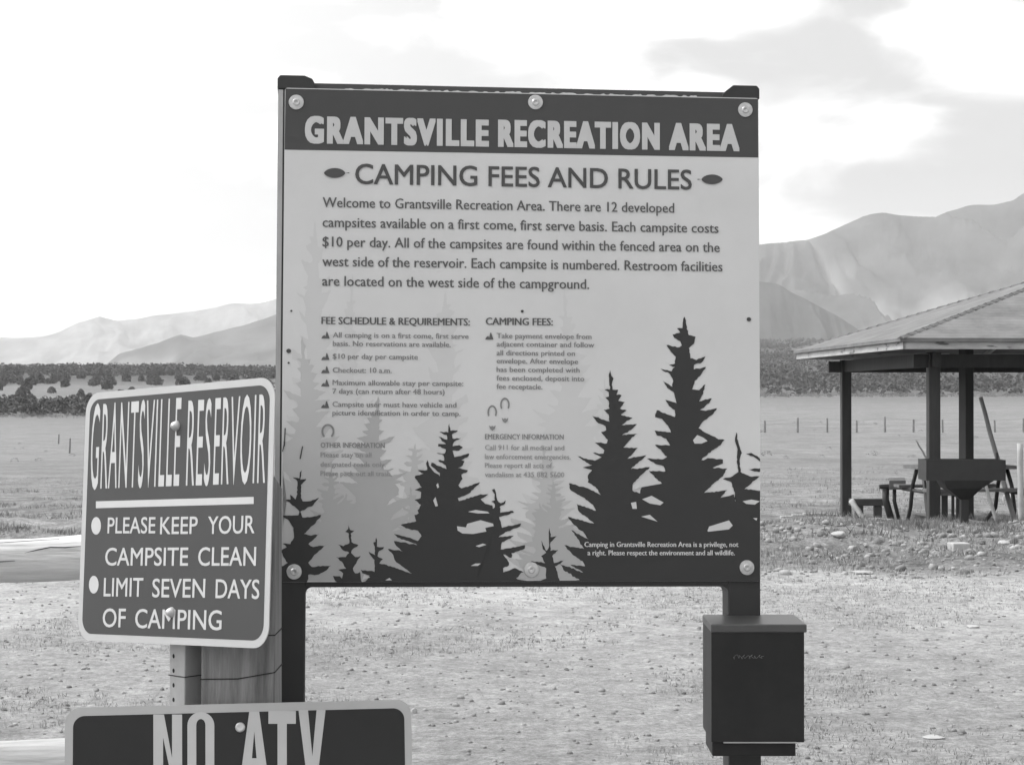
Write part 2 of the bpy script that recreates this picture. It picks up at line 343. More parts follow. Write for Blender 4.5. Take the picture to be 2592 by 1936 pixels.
def blades(name, sets, m, label, seed):
    rng = np.random.RandomState(seed); V = []
    for n, d0, d1, k, h0, h1, sp, args in sets:
        X, Y, Z = scatter(n, d0, d1, 20, *args, rng=rng)
        keep = fbm(X * .7, Y * .7, 3) > .42 + .1 * rng.rand(n); X, Y, Z = X[keep], Y[keep], Z[keep]; n = len(X)
        h = rng.uniform(h0, h1, (n, 1)) * rng.uniform(.5, 1.2, (n, k)); a = rng.rand(n, k) * 6.283; lean = rng.uniform(.1, .9, (n, k)) * h
        bx = X[:, None] + rng.randn(n, k) * sp; by = Y[:, None] + rng.randn(n, k) * sp; z = Z[:, None] - .005
        w_ = h * .05 + .0015; a2 = rng.rand(n, k) * 6.283
        p0 = np.stack([bx - w_ * np.cos(a2), by - w_ * np.sin(a2), z + 0 * h], -1); p1 = np.stack([bx + w_ * np.cos(a2), by + w_ * np.sin(a2), z + 0 * h], -1)
        p2 = np.stack([bx + lean * np.cos(a), by + lean * np.sin(a), z + h], -1)
        V.append(np.stack([p0, p1, p2], 2).reshape(-1, 3))
    V = np.concatenate(V); o = link(name, np_mesh(name, V, np.arange(len(V)).reshape(-1, 3)), m); tag(o, label, 'grass', kind='stuff')
scrub()
blades('dry_grass', [(16000, 8, 17.5, 6, .012, .035, .02, ()), (5000, 17.4, 28, 10, .02, .07, .07, (1000, 4200)), (3500, 17.8, 30, 9, .02, .07, .07, (-1800, 1000)), (6000, 28, 60, 8, .03, .08, .08, ())],
       mat('straw', .33, .9, .35, .8, spec=.1), 'short dry grass in tufts over the gravel', 31)
blades('green_weeds', [(1300, 18, 29, 14, .03, .08, .10, (1600, 3400)), (600, 23, 29.0, 16, .05, .13, .10, (2050, 3000)), (6500, 8, 17.3, 7, .008, .026, .03, ()), (700, 18.5, 30, 10, .03, .09, .08, (-1500, 1000)), (1500, 24, 44, 14, .04, .11, .10, (-900, 900)), (1500, 30, 70, 12, .04, .10, .14, (1500, 3400))],
       mat('weed_green', .17, .9, .4, .8, spec=.1), 'darker rank weeds growing in the rough strip before the shelter', 32)
def rock_np(rng, n=1):
    import itertools
    t = (1 + 5 ** .5) / 2
    v = np.array([[-1,t,0],[1,t,0],[-1,-t,0],[1,-t,0],[0,-1,t],[0,1,t],[0,-1,-t],[0,1,-t],[t,0,-1],[t,0,1],[-t,0,-1],[-t,0,1]], float) / 1.9
    f = np.array([[0,11,5],[0,5,1],[0,1,7],[0,7,10],[0,10,11],[1,5,9],[5,11,4],[11,10,2],[10,7,6],[7,1,8],[3,9,4],[3,4,2],[3,2,6],[3,6,8],[3,8,9],[4,9,5],[2,4,11],[6,2,10],[8,6,7],[9,8,1]])
    return v * (1 + .25 * rng.randn(12, 3).clip(-1, 1)), f
def gravel():
    rng = np.random.RandomState(77); V = []; F = []; nb = 0; pr = [rock_np(rng) for _ in range(12)]
    for n, d0, d1, s0, s1, args in [(2600, 8, 17.5, .004, .014, ()), (60, 8, 17.5, .012, .022, ()), (2600, 17.2, 28, .006, .022, (1500, 3300)), (420, 17.6, 27, .02, .055, (1850, 3300)), (500, 17.4, 24, .008, .025, (-900, 1500))]:
        X, Y, Z = scatter(n, d0, d1, 20, *args, rng=rng)
        for x, y, z in zip(X, Y, Z):
            v, f = pr[rng.randint(12)]; s = rng.uniform(s0, s1); r = rng.rand() * 6.3; c, q = math.cos(r), math.sin(r)
            V.append((v @ np.array([[c, -q, 0], [q, c, 0], [0, 0, 1]])) * s * np.array([1.15, 1, .85]) + np.array([x, y, z + s * .2])); F.append(f + nb); nb += 12
    o = link('gravel', np_mesh('gravel', np.concatenate(V), np.concatenate(F)), mat('gravel_grey', .24, .9, .9, 4.0, spec=.2)); tag(o, 'loose stones and gravel strewn over the ground', 'gravel', kind='stuff')
gravel()
M_pale = mat('pale_stone', .36, .85, .12, 14, bump=.4)
M_midst = mat('grey_stone', .36, .9, .2, 12, bump=.5)
def rock(px, py, wpx, hpx, label, m=M_pale, seed=0, boxy=False, cat='rock'):
    # depth where the ground is seen at (px, py)
    d = 8.0
    while d < 60 and 1000 + FPX * (EYE - gz((px - CX) / FPX * d, d)) / d > py: d += .05
    p = P(px, py, d); s = d / FPX; t_z = gz(p.x, d)
    if boxy:
        mb = MB().box((-.5 * wpx * s, -.10, -.02), (.5 * wpx * s, .10, hpx * s), Matrix.Rotation(.12, 3, 'Z'), (0, 0, 0)); me = bpy.data.meshes.new('rock'); me.from_pydata(mb.v, [], mb.f)
        o = link('concrete_block', me, m, None, bevel=.012)
    else:
        import bmesh
        bm = bmesh.new(); bmesh.ops.create_icosphere(bm, subdivisions=3, radius=1); rr = np.random.RandomState(seed)
        pl = [Vector(rr.randn(3)).normalized() for _ in range(9)]
        for v in bm.verts:
            c = v.co.normalized(); k = 1.0
            for q in pl:
                dd = c.dot(q)
                if dd > .62: k = min(k, .62 / dd + .12)
            v.co = c * k; v.co.x *= wpx * s * .55; v.co.y *= max(wpx, hpx) * s * .5; v.co.z *= hpx * s * .62
        me = bpy.data.meshes.new('rock'); bm.to_mesh(me); bm.free(); o = link('rock', me, m)
    o.location = (p.x, d, t_z + (0 if boxy else hpx * s * .25)); tag(o, label, cat)
rock(2124, 1358, 40, 16, 'white rounded rock in the weeds below the leftmost shelter post', seed=1)
rock(2427, 1391, 46, 18, 'pale squared concrete block lying in the weeds below the grill', boxy=True, cat='block')
rock(2463, 1589, 34, 8, 'flat white stone on the open gravel right of the drop box', seed=3)
rock(2362, 1868, 54, 9, 'long flat white stone near the lower right corner of the gravel', seed=4)
rock(1374, 1733, 16, 10, 'small pebble pale on top and dark below, between the sign legs', M_midst, seed=5)
rock(1637, 1676, 16, 9, 'tiny bright white pebble left of the drop box', seed=6)
rock(2540, 1378, 30, 14, 'pale lumpy rock at the right edge of the weedy strip', seed=8)
rock(2180, 1450, 60, 9, 'low string of white stones at the lower edge of the weedy strip', seed=9)
rock(1048, 1806, 18, 18, 'pale upright stone just right of the dark lower sign', seed=10)
rock(2553, 1268, 36, 26, 'large pale boulder beside the leaning plank under the shelter', seed=11)
# ------------------------------------------------------------------ text tools
def text_2d(s, bold=0.0, space=1.0, res=2):
    cu = bpy.data.curves.new('txt', 'FONT'); cu.body = s; cu.size = 1; cu.fill_mode = 'FRONT'; cu.offset = bold; cu.resolution_u = res; cu.space_character = space
    ob = bpy.data.objects.new('txt', cu); COL.objects.link(ob)
    dg = bpy.context.evaluated_depsgraph_get(); dg.update()
    me = bpy.data.meshes.new_from_object(ob.evaluated_get(dg)); bpy.data.objects.remove(ob); bpy.data.curves.remove(cu)
    V = np.array([v.co[:2] for v in me.vertices]); F = [list(p.vertices) for p in me.polygons]; bpy.data.meshes.remove(me)
    return V, F
_cap = {}
def norm_text(s, space=1.0, res=2):
    if not _cap:
        V, F = text_2d('H'); _cap['h'] = V[:, 1].max()
    V, F = text_2d(s, 0, space, res); V = V.copy(); k = V[:, 1]
    V[:, 0] = (V[:, 0] - V[:, 0].min()) / (V[:, 0].max() - V[:, 0].min()); V[:, 1] = k / _cap['h']; return V, F
class Board:
    """a flat board: pose (origin, euler a b g), size W x H, and the photo quad its face shows as"""
    def __init__(s, o, ang, W, H, quad):
        a, b, g = [math.radians(q) for q in ang]
        s.M = Matrix.Rotation(a, 3, 'Z') @ Matrix.Rotation(b, 3, 'X') @ Matrix.Rotation(g, 3, 'Y'); s.o = Vector(o); s.W, s.H = W, H
        loc = [(-W/2, H/2), (W/2, H/2), (W/2, -H/2), (-W/2, -H/2)]; A = []; B = []
        for (x, y), (u, v) in zip(quad, loc):
            A += [[x, y, 1, 0, 0, 0, -u*x, -u*y], [0, 0, 0, x, y, 1, -v*x, -v*y]]; B += [u, v]
        s.h = np.append(np.linalg.solve(np.array(A), np.array(B)), 1).reshape(3, 3)
    def loc(s, x, y):
        q = s.h @ np.array([x, y, 1.0]); return q[0] / q[2], q[1] / q[2]
    def w(s, x, z, y=0): return s.o + s.M @ Vector((x, y, z))
    def rrect(s, x0, z0, x1, z1, r, n=6):
        pts = []
        for cx_, cz, a0 in ((x1-r, z1-r, 0), (x0+r, z1-r, 90), (x0+r, z0+r, 180), (x1-r, z0+r, 270)):
            for i in range(n + 1): a = math.radians(a0 + 90 * i / n); pts.append((cx_ + r * math.cos(a), cz + r * math.sin(a)))
        return pts[::-1]
    def flat(s, mb, poly, lift):      # printed area, local polygon
        vs = [s.w(x, z, -lift) for x, z in poly]; mb.add(vs, [tuple(range(len(vs)))])
    def pxflat(s, mb, poly, lift): s.flat(mb, [s.loc(*p) for p in poly], lift)
    def text(s, m, parent, txt, p0, p1, cap, lift, bold=0.0, level=True, space=1.0, res=2, vbold=None, name='lettering'):
        """one line of lettering as one part; bold = stroke growth as a fraction of the cap height"""
        V, F = norm_text(txt, space, res); a = s.loc(*p0); b = s.loc(*p1); t = s.loc(p0[0], p0[1] - cap); hh = t[1] - a[1]
        if level: za = zb = (a[1] + b[1]) / 2
        else: za, zb = a[1], b[1]
        g = bold * hh / 2; gv = g * .8 if vbold is None else vbold * hh / 2; mb = MB(); hh2 = hh - 2 * gv
        if bold == 0: sh = [(0, 0)]
        elif vbold == 0: sh = [(-1, 0), (0, 0), (1, 0)]
        else: sh = [(-1, -1), (1, 1), (-1, 1), (1, -1), (0, 0)]
        if bold > .12: sh += [(-.5, 1), (.5, -1), (-.5, -1), (.5, 1), (1, 0), (-1, 0)]
        for q, (sx, sy) in enumerate(sh):
            vs = [s.w(a[0] + g + (b[0]-a[0] - 2*g) * u + sx*g, za + (zb-za) * u + gv + hh2 * v + sy*gv, -lift - q*.00004) for u, v in V]; mb.add(vs, F)
        return mb.build(name, m, parent)
# ------------------------------------------------------------------ the camping fees sign
M_black = mat('black_steel_paint', .018, .5, .25, 6, spec=.5, bump=.05)
M_panel = mat('printed_panel_light', .575, .5, .06, 3.5, spec=.35)
M_band = mat('printed_band_dark', .064, .6, .05, 6, spec=.25)
M_hletter = mat('header_letter_grey', .50, .5, .05, 9)
M_title = mat('title_ink', .055, .5, .08, 20)
M_body = mat('body_ink', .085, .5, .12, 30)
M_small = mat('small_ink', .20, .5, .15, 40)
M_faint = mat('faded_ink', .27, .5, .15, 40)
M_tree = mat('print_spruce_dark', .038, .6, .05, 8, spec=.25)
M_f1 = mat('print_spruce_faint', .53, .5, .03, 8); M_f2 = mat('print_spruce_pale', .44, .5, .04, 8); M_f3 = mat('print_spruce_mid', .37, .5, .04, 8)
M_zinc = mat('zinc_washer', .50, .38, .2, 60, metallic=.6)
M_steel_lt = mat('galvanised_steel', .36, .5, .2, 12, stretch=(1, 1, .4), metallic=.3)
M_dark = mat('dark_hole', .015, .9, .1)
CB = Board((0.0302, 5.0273, 1.7512), (5.44, -2.88, 0.42), 1.22, 1.2464, [(717, 222), (1919.5, 250), (1926, 1475), (714, 1469)])
def camping_sign():
    B = CB; M = B.M; o = B.o
    base = B.w(0, -B.H/2 - 1.13); base.z = 0
    t = thing('information_sign', base, 'large camping fees and rules sign board on two black steel legs', 'sign')
    W2, H2 = B.W/2, B.H/2
    pan = MB().prism(B.rrect(-W2, -H2, W2, H2, .006, 2), M, o, 0, .006).build('panel', M_panel, t)
    # header band
    mb = MB(); B.pxflat(mb, [(718.5, 224), (1918, 252), (1919, 401.5), (717.3, 379)], .0005); mb.build('header_band', M_band, pan)
    B.text(M_hletter, pan, 'GRANTSVILLE', (768, 363), (1234, 373), 69, .0016, .125, res=4, space=1.22, vbold=.10)
    B.text(M_hletter, pan, 'RECREATION', (1257, 373.3), (1668, 381.5), 69, .0016, .125, res=4, space=1.22, vbold=.10)
    B.text(M_hletter, pan, 'AREA', (1691, 382), (1871, 386), 69, .0016, .125, res=4, space=1.2, vbold=.10)
    B.text(M_title, pan, 'CAMPING FEES AND RULES', (896, 467.5), (1749.5, 482), 51, .002, .030, res=4)
    for cx_, cy_, d in ((848, 438.6, 1), (1797, 457, -1)):
        mb = MB(); pts = []
        for i in range(13):
            a = math.pi * i / 12; pts.append((cx_ - 4*d - 27*d*math.cos(a), cy_ - 12.5*math.sin(a)**1.3))
        pts += [(cx_ + 33*d, cy_ - 1.5), (cx_ + 33*d, cy_ + 1.2)]
        for i in range(12, 0, -1):
            a = math.pi * i / 12; pts.append((cx_ - 4*d - 27*d*math.cos(a), cy_ + 12.5*math.sin(a)**1.3))
        B.pxflat(mb, pts, .002); mb.build('leaf_ornament', M_title, pan)
    body = [('Welcome to Grantsville Recreation Area. There are 12 developed', 527, 1705, 539.7), ('campsites available on a first come, first serve basis. Each campsite costs', 576.5, 1818, 592), ('$10 per day. All of the campsites are found within the fenced area on the', 626.7, 1821, 639.8), ('west side of the reservoir. Each campsite is numbered. Restroom facilities', 676.4, 1828, 688.5), ('are located on the west side of the campground.', 725, 1489.6, 733)]
    for s_, y0, x1, y1 in body: B.text(M_body, pan, s_, (814, y0), (x1, y1), 25, .002, .04, vbold=0)
    B.text(M_body, pan, 'FEE SCHEDULE & REQUIREMENTS:', (812.7, 821.6), (1188, 824.5), 18, .002, .09, vbold=0)
    B.text(M_body, pan, 'CAMPING FEES:', (1227.4, 824), (1398, 826), 18, .002, .09, vbold=0)
    for s_, x0, x1, y in [('All camping is on a first come, first serve', 841.8, 1184.6, 856), ('basis. No reservations are available.', 841.8, 1140, 877), ('$10 per day per campsite', 841.8, 1056.8, 908.8), ('Checkout: 10 a.m.', 841.8, 991, 943), ('Maximum allowable stay per campsite:', 841.8, 1172, 975.6), ('7 days (can return after 48 hours)', 841.8, 1124.8, 996.8), ('Campsite user must have vehicle and', 841.8, 1154.7, 1030), ('picture identification in order to camp.', 841.8, 1165, 1051.4),
                          ('Take payment envelope from', 1255.5, 1496, 858.8), ('adjacent container and follow', 1255.5, 1503, 879.7), ('all directions printed on', 1255.5, 1454, 901.5), ('envelope. After envelope', 1255.5, 1462, 922), ('has been completed with', 1255.5, 1466, 943.6), ('fees enclosed, deposit into', 1255.5, 1478, 965.4), ('fee receptacle.', 1255.5, 1372, 986)]:
        B.text(M_small, pan, s_, (x0, y), (x1, y + 1.5), 13, .002, .06, vbold=0)
    for x, y in [(813, 857), (813, 911), (813, 944), (813, 977.5), (813, 1032), (1226.5, 861)]:
        mb = MB(); B.pxflat(mb, [(x, y), (x+3, y-6), (x+8, y-9), (x+10, y-5), (x+13, y-17), (x+15, y-17), (x+21, y)], .002); mb.build('tent_symbol', M_body, pan)
    for s_, x0, x1, y in [('OTHER INFORMATION', 812.7, 974.5, 1132), ('EMERGENCY INFORMATION', 1227, 1426, 1113)]: B.text(M_small, pan, s_, (x0, y), (x1, y + 1), 13, .002, .05, vbold=0)
    for s_, x0, x1, y in [('Please stay on all', 812.7, 941, 1155.7), ('designated roads only.', 812.7, 977, 1179.8), ('Please pack out all trash.', 812.7, 993, 1203), ('Call 911 for all medical and', 1227, 1427.5, 1140), ('law enforcement emergencies.', 1227, 1444, 1163), ('Please report all acts of', 1227, 1397, 1184.8), ('vandalism at 435 882 5600', 1227, 1428, 1208)]: B.text(M_faint, pan, s_, (x0, y), (x1, y + 1), 12.5, .002, .04, vbold=0)
    # horseshoe and boot prints
    def arc(mb, cx_, cy_, rx, ry, a0, a1, wd, n=18):
        A = [math.radians(a0 + (a1-a0)*i/n) for i in range(n+1)]
        for i in range(n):
            q = [(cx_+rx*math.cos(A[i]), cy_-ry*math.sin(A[i])), (cx_+rx*math.cos(A[i+1]), cy_-ry*math.sin(A[i+1])), (cx_+(rx-wd)*math.cos(A[i+1]), cy_-(ry-wd)*math.sin(A[i+1])), (cx_+(rx-wd)*math.cos(A[i]), cy_-(ry-wd)*math.sin(A[i]))]
            B.pxflat(mb, q, .002)
    mb = MB(); arc(mb, 831, 1091, 16.5, 19, -52, 232, 5); mb.build('horseshoe_symbol', M_small, pan)
    for x, y in ((1245, 1045), (1277, 1026)):
        mb = MB(); arc(mb, x, y, 12, 18, -35, 215, 4); B.pxflat(mb, [(x-8, y+33), (x-3, y+36), (x, y+34), (x+4, y+36), (x+9, y+33), (x+7, y+41), (x+1, y+46), (x-5, y+42)], .002); mb.build('boot_print_symbol', M_small, pan)
    Z5 = lambda pl: [(690 + x/3.305, 1000 + y/3.305) for x, y in pl]
    Z6 = lambda pl: [(1300 + x/2.294, 780 + y/2.294) for x, y in pl]
    dark = [
     Z6([(990,58),(998,80),(1003,130),(1015,165),(1055,175),(1045,215),(1015,240),(1025,300),(1060,310),(1112,290),(1095,320),(1045,340),(1045,365),(1115,350),(1090,390),(1050,430),(1035,480),(1075,485),(1112,452),(1100,505),(1075,550),(1150,532),(1135,560),(1080,600),(1115,605),(1180,590),(1150,630),(1100,665),(1072,705),(1110,730),(1180,765),(1225,775),(1190,810),(1130,850),(1090,890),(1140,880),(1215,888),(1215,910),(1155,935),(1240,940),(1215,985),(1150,1035),(1105,1080),(1200,1070),(1240,1065),(1200,1110),(1280,1090),(1300,1180),(1436,1200),(1436,1575),(560,1575),(700,1170),(745,1040),(860,1025),(820,990),(785,950),(880,955),(870,925),(820,910),(775,880),(865,885),(890,870),(860,840),(820,800),(908,805),(885,765),(830,745),(818,718),(912,730),(895,690),(860,650),(820,640),(830,600),(935,640),(935,600),(900,575),(880,540),(945,560),(930,500),(890,470),(865,430),(920,465),(925,430),(905,390),(850,360),(915,375),(935,348),(900,340),(935,330),(940,290),(910,260),(885,222),(960,235),(975,225),(965,200),(930,180),(920,160),(965,150),(945,125),(978,125),(982,80)]),
     Z6([(558,365),(566,400),(578,415),(570,435),(572,480),(605,480),(595,510),(625,512),(605,545),(645,552),(615,590),(655,600),(620,625),(690,642),(625,685),(715,680),(690,705),(628,745),(715,735),(670,775),(635,815),(720,818),(690,850),(660,880),(770,860),(740,890),(680,940),(790,930),(740,975),(690,1030),(690,1065),(760,1090),(900,1160),(900,1575),(300,1575),(385,1570),(300,1530),(270,1485),(415,1540),(330,1490),(415,1500),(400,1470),(340,1430),(295,1378),(410,1400),(370,1340),(335,1290),(435,1345),(410,1310),(350,1260),(315,1215),(468,1255),(430,1220),(380,1185),(365,1138),(478,1180),(460,1145),(400,1100),(330,1060),(320,1020),(430,1050),(505,1090),(480,1050),(430,1015),(430,975),(455,945),(400,930),(455,915),(420,900),(372,865),(470,890),(510,870),(460,845),(520,850),(525,830),(500,810),(470,785),(540,790),(545,770),(505,725),(535,715),(530,690),(480,665),(455,630),(555,665),(550,625),(520,595),(555,590),(550,545),(530,525),(550,520),(550,495),(525,480),(556,478),(552,430),(550,400)]),
     Z6([(1292,730),(1305,790),(1325,850),(1312,890),(1318,960),(1370,985),(1436,985),(1400,1010),(1340,1060),(1436,1070),(1436,1240),(1290,1240),(1285,1080),(1265,1020),(1215,1000),(1270,985),(1305,960),(1295,900),(1300,830),(1285,780)]),
     Z6([(1350,855),(1380,850),(1436,885),(1436,902),(1390,870)]), Z6([(1360,945),(1436,940),(1436,960),(1400,958)]),
     Z5([(1478,240),(1487,300),(1550,298),(1500,330),(1505,365),(1575,360),(1520,390),(1505,430),(1560,420),(1592,440),(1560,465),(1505,465),(1520,520),(1645,490),(1640,510),(1580,545),(1605,555),(1590,590),(1550,610),(1635,630),(1620,650),(1580,665),(1590,700),(1555,755),(1580,780),(1735,730),(1690,775),(1640,825),(1600,845),(1550,860),(1560,885),(1740,830),(1805,830),(1780,850),(1740,870),(1780,910),(1840,925),(1870,1560),(760,1560),(830,1500),(940,1410),(1100,1460),(1175,1485),(1040,1390),(1020,1350),(1000,1310),(970,1280),(1095,1300),(1040,1255),(1020,1215),(1100,1225),(1215,1250),(1140,1215),(1050,1185),(1020,1155),(1160,1190),(1220,1215),(1250,1175),(1220,1130),(1120,1110),(1075,1080),(1205,1050),(1190,1000),(1225,985),(1215,960),(1245,915),(1190,875),(1240,860),(1245,810),(1190,790),(1250,770),(1210,710),(1190,680),(1265,655),(1215,628),(1295,625),(1285,570),(1297,545),(1310,590),(1340,630),(1400,680),(1400,650),(1325,590),(1330,565),(1455,620),(1450,590),(1385,545),(1435,550),(1430,505),(1370,485),(1440,490),(1450,455),(1385,430),(1385,410),(1450,410),(1415,385),(1390,350),(1460,375),(1455,335),(1395,310),(1468,315),(1470,260)]),
     Z5([(1855,785),(1870,830),(1880,880),(1910,905),(1950,880),(1945,910),(1900,935),(1905,985),(2010,970),(2020,985),(1960,1005),(1895,1020),(1910,1060),(1920,1110),(2080,1075),(2070,1100),(1950,1145),(1890,1190),(2020,1175),(1990,1200),(1920,1230),(1910,1290),(2115,1255),(2110,1285),(2000,1320),(2000,1360),(1930,1330),(1980,1400),(1980,1420),(1930,1445),(1930,1485),(2030,1445),(2100,1480),(2040,1515),(2100,1560),(1700,1560),(1820,960),(1860,940),(1860,915),(1830,890),(1860,880),(1858,830),(1835,795)]),
     Z5([(255,610),(245,650),(240,700),(290,695),(245,745),(245,850),(260,880),(310,880),(395,850),(350,910),(240,965),(260,1015),(340,1010),(415,995),(370,1060),(270,1150),(330,1165),(400,1150),(360,1190),(310,1235),(350,1260),(455,1245),(400,1290),(350,1340),(310,1390),(340,1425),(500,1415),(450,1460),(380,1490),(310,1490),(300,1545),(85,1555),(85,1420),(140,1390),(110,1350),(84,1290),(130,1260),(95,1230),(160,1235),(190,1180),(185,1100),(150,1045),(95,1000),(225,995),(235,965),(190,920),(118,870),(160,865),(155,825),(200,865),(215,820),(215,715),(175,680),(232,690),(235,640)]),
     Z5([(640,1070),(655,1120),(690,1125),(660,1150),(668,1220),(725,1245),(670,1290),(665,1310),(700,1345),(745,1335),(715,1380),(680,1440),(700,1480),(740,1470),(760,1560),(560,1560),(515,1500),(590,1510),(600,1480),(560,1450),(625,1440),(600,1400),(540,1345),(620,1345),(650,1310),(600,1290),(555,1240),(600,1255),(650,1230),(645,1150),(615,1135),(640,1110)]),
     Z5([(873,1185),(880,1230),(880,1260),(940,1265),(890,1310),(885,1340),(930,1365),(900,1400),(960,1410),(1010,1430),(1175,1490),(1175,1560),(750,1560),(800,1520),(820,1500),(760,1480),(745,1450),(820,1460),(860,1470),(860,1370),(830,1335),(810,1300),(865,1330),(862,1260),(850,1225),(868,1220)]),
     Z6([(208,1275),(215,1330),(250,1325),(215,1360),(215,1410),(260,1405),(225,1440),(235,1480),(300,1465),(240,1500),(270,1575),(150,1575),(190,1560),(190,1510),(100,1470),(185,1480),(160,1440),(190,1420),(170,1400),(160,1350),(190,1410),(205,1390),(205,1320)]),
     Z6([(-260,1560),(0,1520),(30,1545),(10,1562),(80,1572),(1436,1572),(1436,1590),(-260,1590)])]
    rg = random.Random(12)
    def rag(pl, amp):          # ragged needle edge
        out = []
        for a, b in zip(pl, pl[1:] + pl[:1]):
            out.append(a); L_ = math.hypot(b[0]-a[0], b[1]-a[1]); k = int(L_ / 5)
            for i in range(1, k):
                f = i/k; nx, ny = -(b[1]-a[1])/L_, (b[0]-a[0])/L_; e = rg.uniform(-amp, amp) * (1 if i % 2 else -.3); out.append((a[0] + (b[0]-a[0])*f + nx*e, a[1] + (b[1]-a[1])*f + ny*e))
        return out
    dark = [rag(pl, 1.7) if q < len(dark) - 1 else pl for q, pl in enumerate(dark)]
    # faded forest in three tones behind the lettering, the same spruces at other sizes
    def fit_tree(pl, tip, base, tx, ty, by, kx):
        ky = (by - ty) / (base - tip[1]); return [(min(max(tx + (x - tip[0]) * kx, 718), 1923), min(ty + (y - tip[1]) * ky, 1466)) for x, y in pl]
    big = [(dark[0], (1300 + 990/2.294, 780 + 58/2.294), 1466), (dark[1], (1300 + 558/2.294, 780 + 365/2.294), 1466), (dark[5], (690 + 1478/3.305, 1000 + 240/3.305), 1470)]
    for m_, lift, lst in ((M_f1, .0002, [(0, 795, 560, .75), (1, 1427, 735, 1.0), (0, 1125, 740, -.8), (2, 1530, 960, .7), (1, 890, 690, -.7)]),
                         (M_f2, .0006, [(1, 765, 850, 1.05), (1, 1375, 1130, .8), (2, 1050, 1120, -.8)]),
                         (M_f3, .0010, [(1, 957, 1001, -.95), (2, 1400, 1215, .62), (2, 840, 1180, -.7), (1, 1040, 1230, .5)])):
        for q, (k_, tx, ty, kx) in enumerate(lst):
            pl, tip, base = big[k_]; mb = MB(); B.pxflat(mb, fit_tree(pl, tip, base, tx, ty, 1466, kx), lift + q * .00006); mb.build('printed_pale_tree', m_, pan)
    for q, pl in enumerate(dark): mb = MB(); B.pxflat(mb, [(min(max(x, 715.5), 1924), y if y < 1455 else min(y + 4, 1468.6 + (x - 714) * .005)) for x, y in pl], .0013 + q * .00004); mb.build('printed_dark_tree', M_tree, pan)
    holes = [Z6(h) for h in ([(690,1065),(690,1035),(780,960),(860,1025),(745,1045)], [(745,1115),(800,1095),(870,1135),(850,1150),(790,1140)], [(680,1135),(710,1130),(715,1170),(690,1170)], [(740,1215),(790,1205),(835,1245)], [(1125,1300),(1135,1275),(1200,1255),(1250,1240),(1272,1270),(1250,1292),(1130,1305)], [(1040,775),(1065,745),(1100,760),(1125,780),(1090,795),(1050,795)], [(1330,1130),(1380,1120),(1430,1130),(1400,1150),(1350,1145)], [(1390,1228),(1415,1228),(1410,1242)])] + \
            [Z5(h) for h in ([(1345,880),(1365,850),(1385,925),(1365,930)], [(1370,750),(1385,735),(1395,770),(1380,778)], [(1635,975),(1700,960),(1800,975),(1815,990),(1720,990)], [(1545,1095),(1620,1105),(1630,1075),(1740,1045),(1845,1075),(1850,1095),(1780,1110),(1790,1140),(1680,1160),(1590,1155),(1550,1130)], [(1700,1260),(1760,1240),(1790,1250),(1730,1270)], [(1660,1425),(1700,1405),(1745,1405),(1720,1425)], [(755,1540),(775,1490),(825,1515),(790,1525)], [(950,1540),(985,1520),(1005,1540)])]
    for q, h in enumerate(holes): mb = MB(); B.pxflat(mb, h, .0021); mb.build('print_gap', M_f1, pan)
    fi = mat('footer_ink_white', .55, .5, .1, 30)
    B.text(fi, pan, 'Camping in Grantsville Recreation Area is a privilege, not', (1479, 1386), (1869, 1386.5), 12.5, .0022, .07, vbold=0)
    B.text(fi, pan, 'a right. Please respect the environment and all wildlife.', (1487, 1407), (1860, 1407.5), 12.5, .0022, .07, vbold=0)
    # wear: a few screw marks and scratches
    mb = MB()
    for x, y, r in [(1895, 812.7, 6), (731, 888, 6.5), (731, 918, 3), (1320, 790, 4), (737, 787, 3)]: B.pxflat(mb, [(x + r*math.cos(a*.785), y + r*.9*math.sin(a*.785)) for a in range(8)], .0023)
    for a in [[(722,1082),(725,1082),(723,1128),(720,1128)], [(766,1128),(769,1128),(763,1160),(760,1160)], [(716,1140),(722,1115),(724,1118),(718,1142)]]: B.pxflat(mb, a, .0023)
    mb.build('scuff_marks', M_band, pan)
    # steel frame
    d0, d1 = .0065, .085
    lp = -W2 - .017
    for x0, x1, nm in ((lp, lp + .080, 0), (W2 - .083, W2 + .001, 1)):
        top = H2 + .012
        MB().box((x0, d0, -H2 - 1.19), (x1, d1, top), M, o).build('leg', M_black, t, bevel=.004)
    mb = MB().box((lp + .0795, d0, -H2 - .013), (W2 - .0825, d1, -H2 + .05), M, o)
    for x, sg in ((lp + .0795, 1), (W2 - .0825, -1)):    # small weld fillets in the corners
        pts = [(x, -H2 - .013)] + [(x + sg*.017*(1-math.sin(a)), -H2 - .013 - .017*(1-math.cos(a))) for a in [math.pi/2*i/6 for i in range(6, -1, -1)]]
        mb.prism(pts if sg > 0 else pts[::-1], M, o, d0 + .001, d1 - .001)
    mb.build('bottom_rail', M_black, t)
    MB().box((lp + .0795, .012, H2 - .03), (W2 - .0825, d1 - .005, H2 + .0165), M, o).build('top_rail', M_band, t, bevel=.002)
    # weathered timber fillet with paint flaking off, between rail and panel
    mb = MB(); rr = random.Random(8); x = lp + .165
    while x < W2 - .17:
        n = rr.choice((3, 5, 8, 14)); up, lo = [], []
        base_ = .0004
        for i in range(n + 1):
            xx = min(x + i * .006, W2 - .16); e = 0 if i in (0, n) else 1
            up.append((xx, H2 + base_ + e * rr.uniform(.0016, .0045) + .0007)); lo.append((xx, H2 + base_ + rr.uniform(0, .0008)))
        if up[-1][0] > up[0][0]: mb.prism((lo + up[::-1])[::-1], M, o, .0085, .0118)
        x += n * .006 + rr.uniform(.0, .016)
    mb.build('bare_wood_strip', mat('bare_weathered_wood', .48, .8, .25, 30), t)
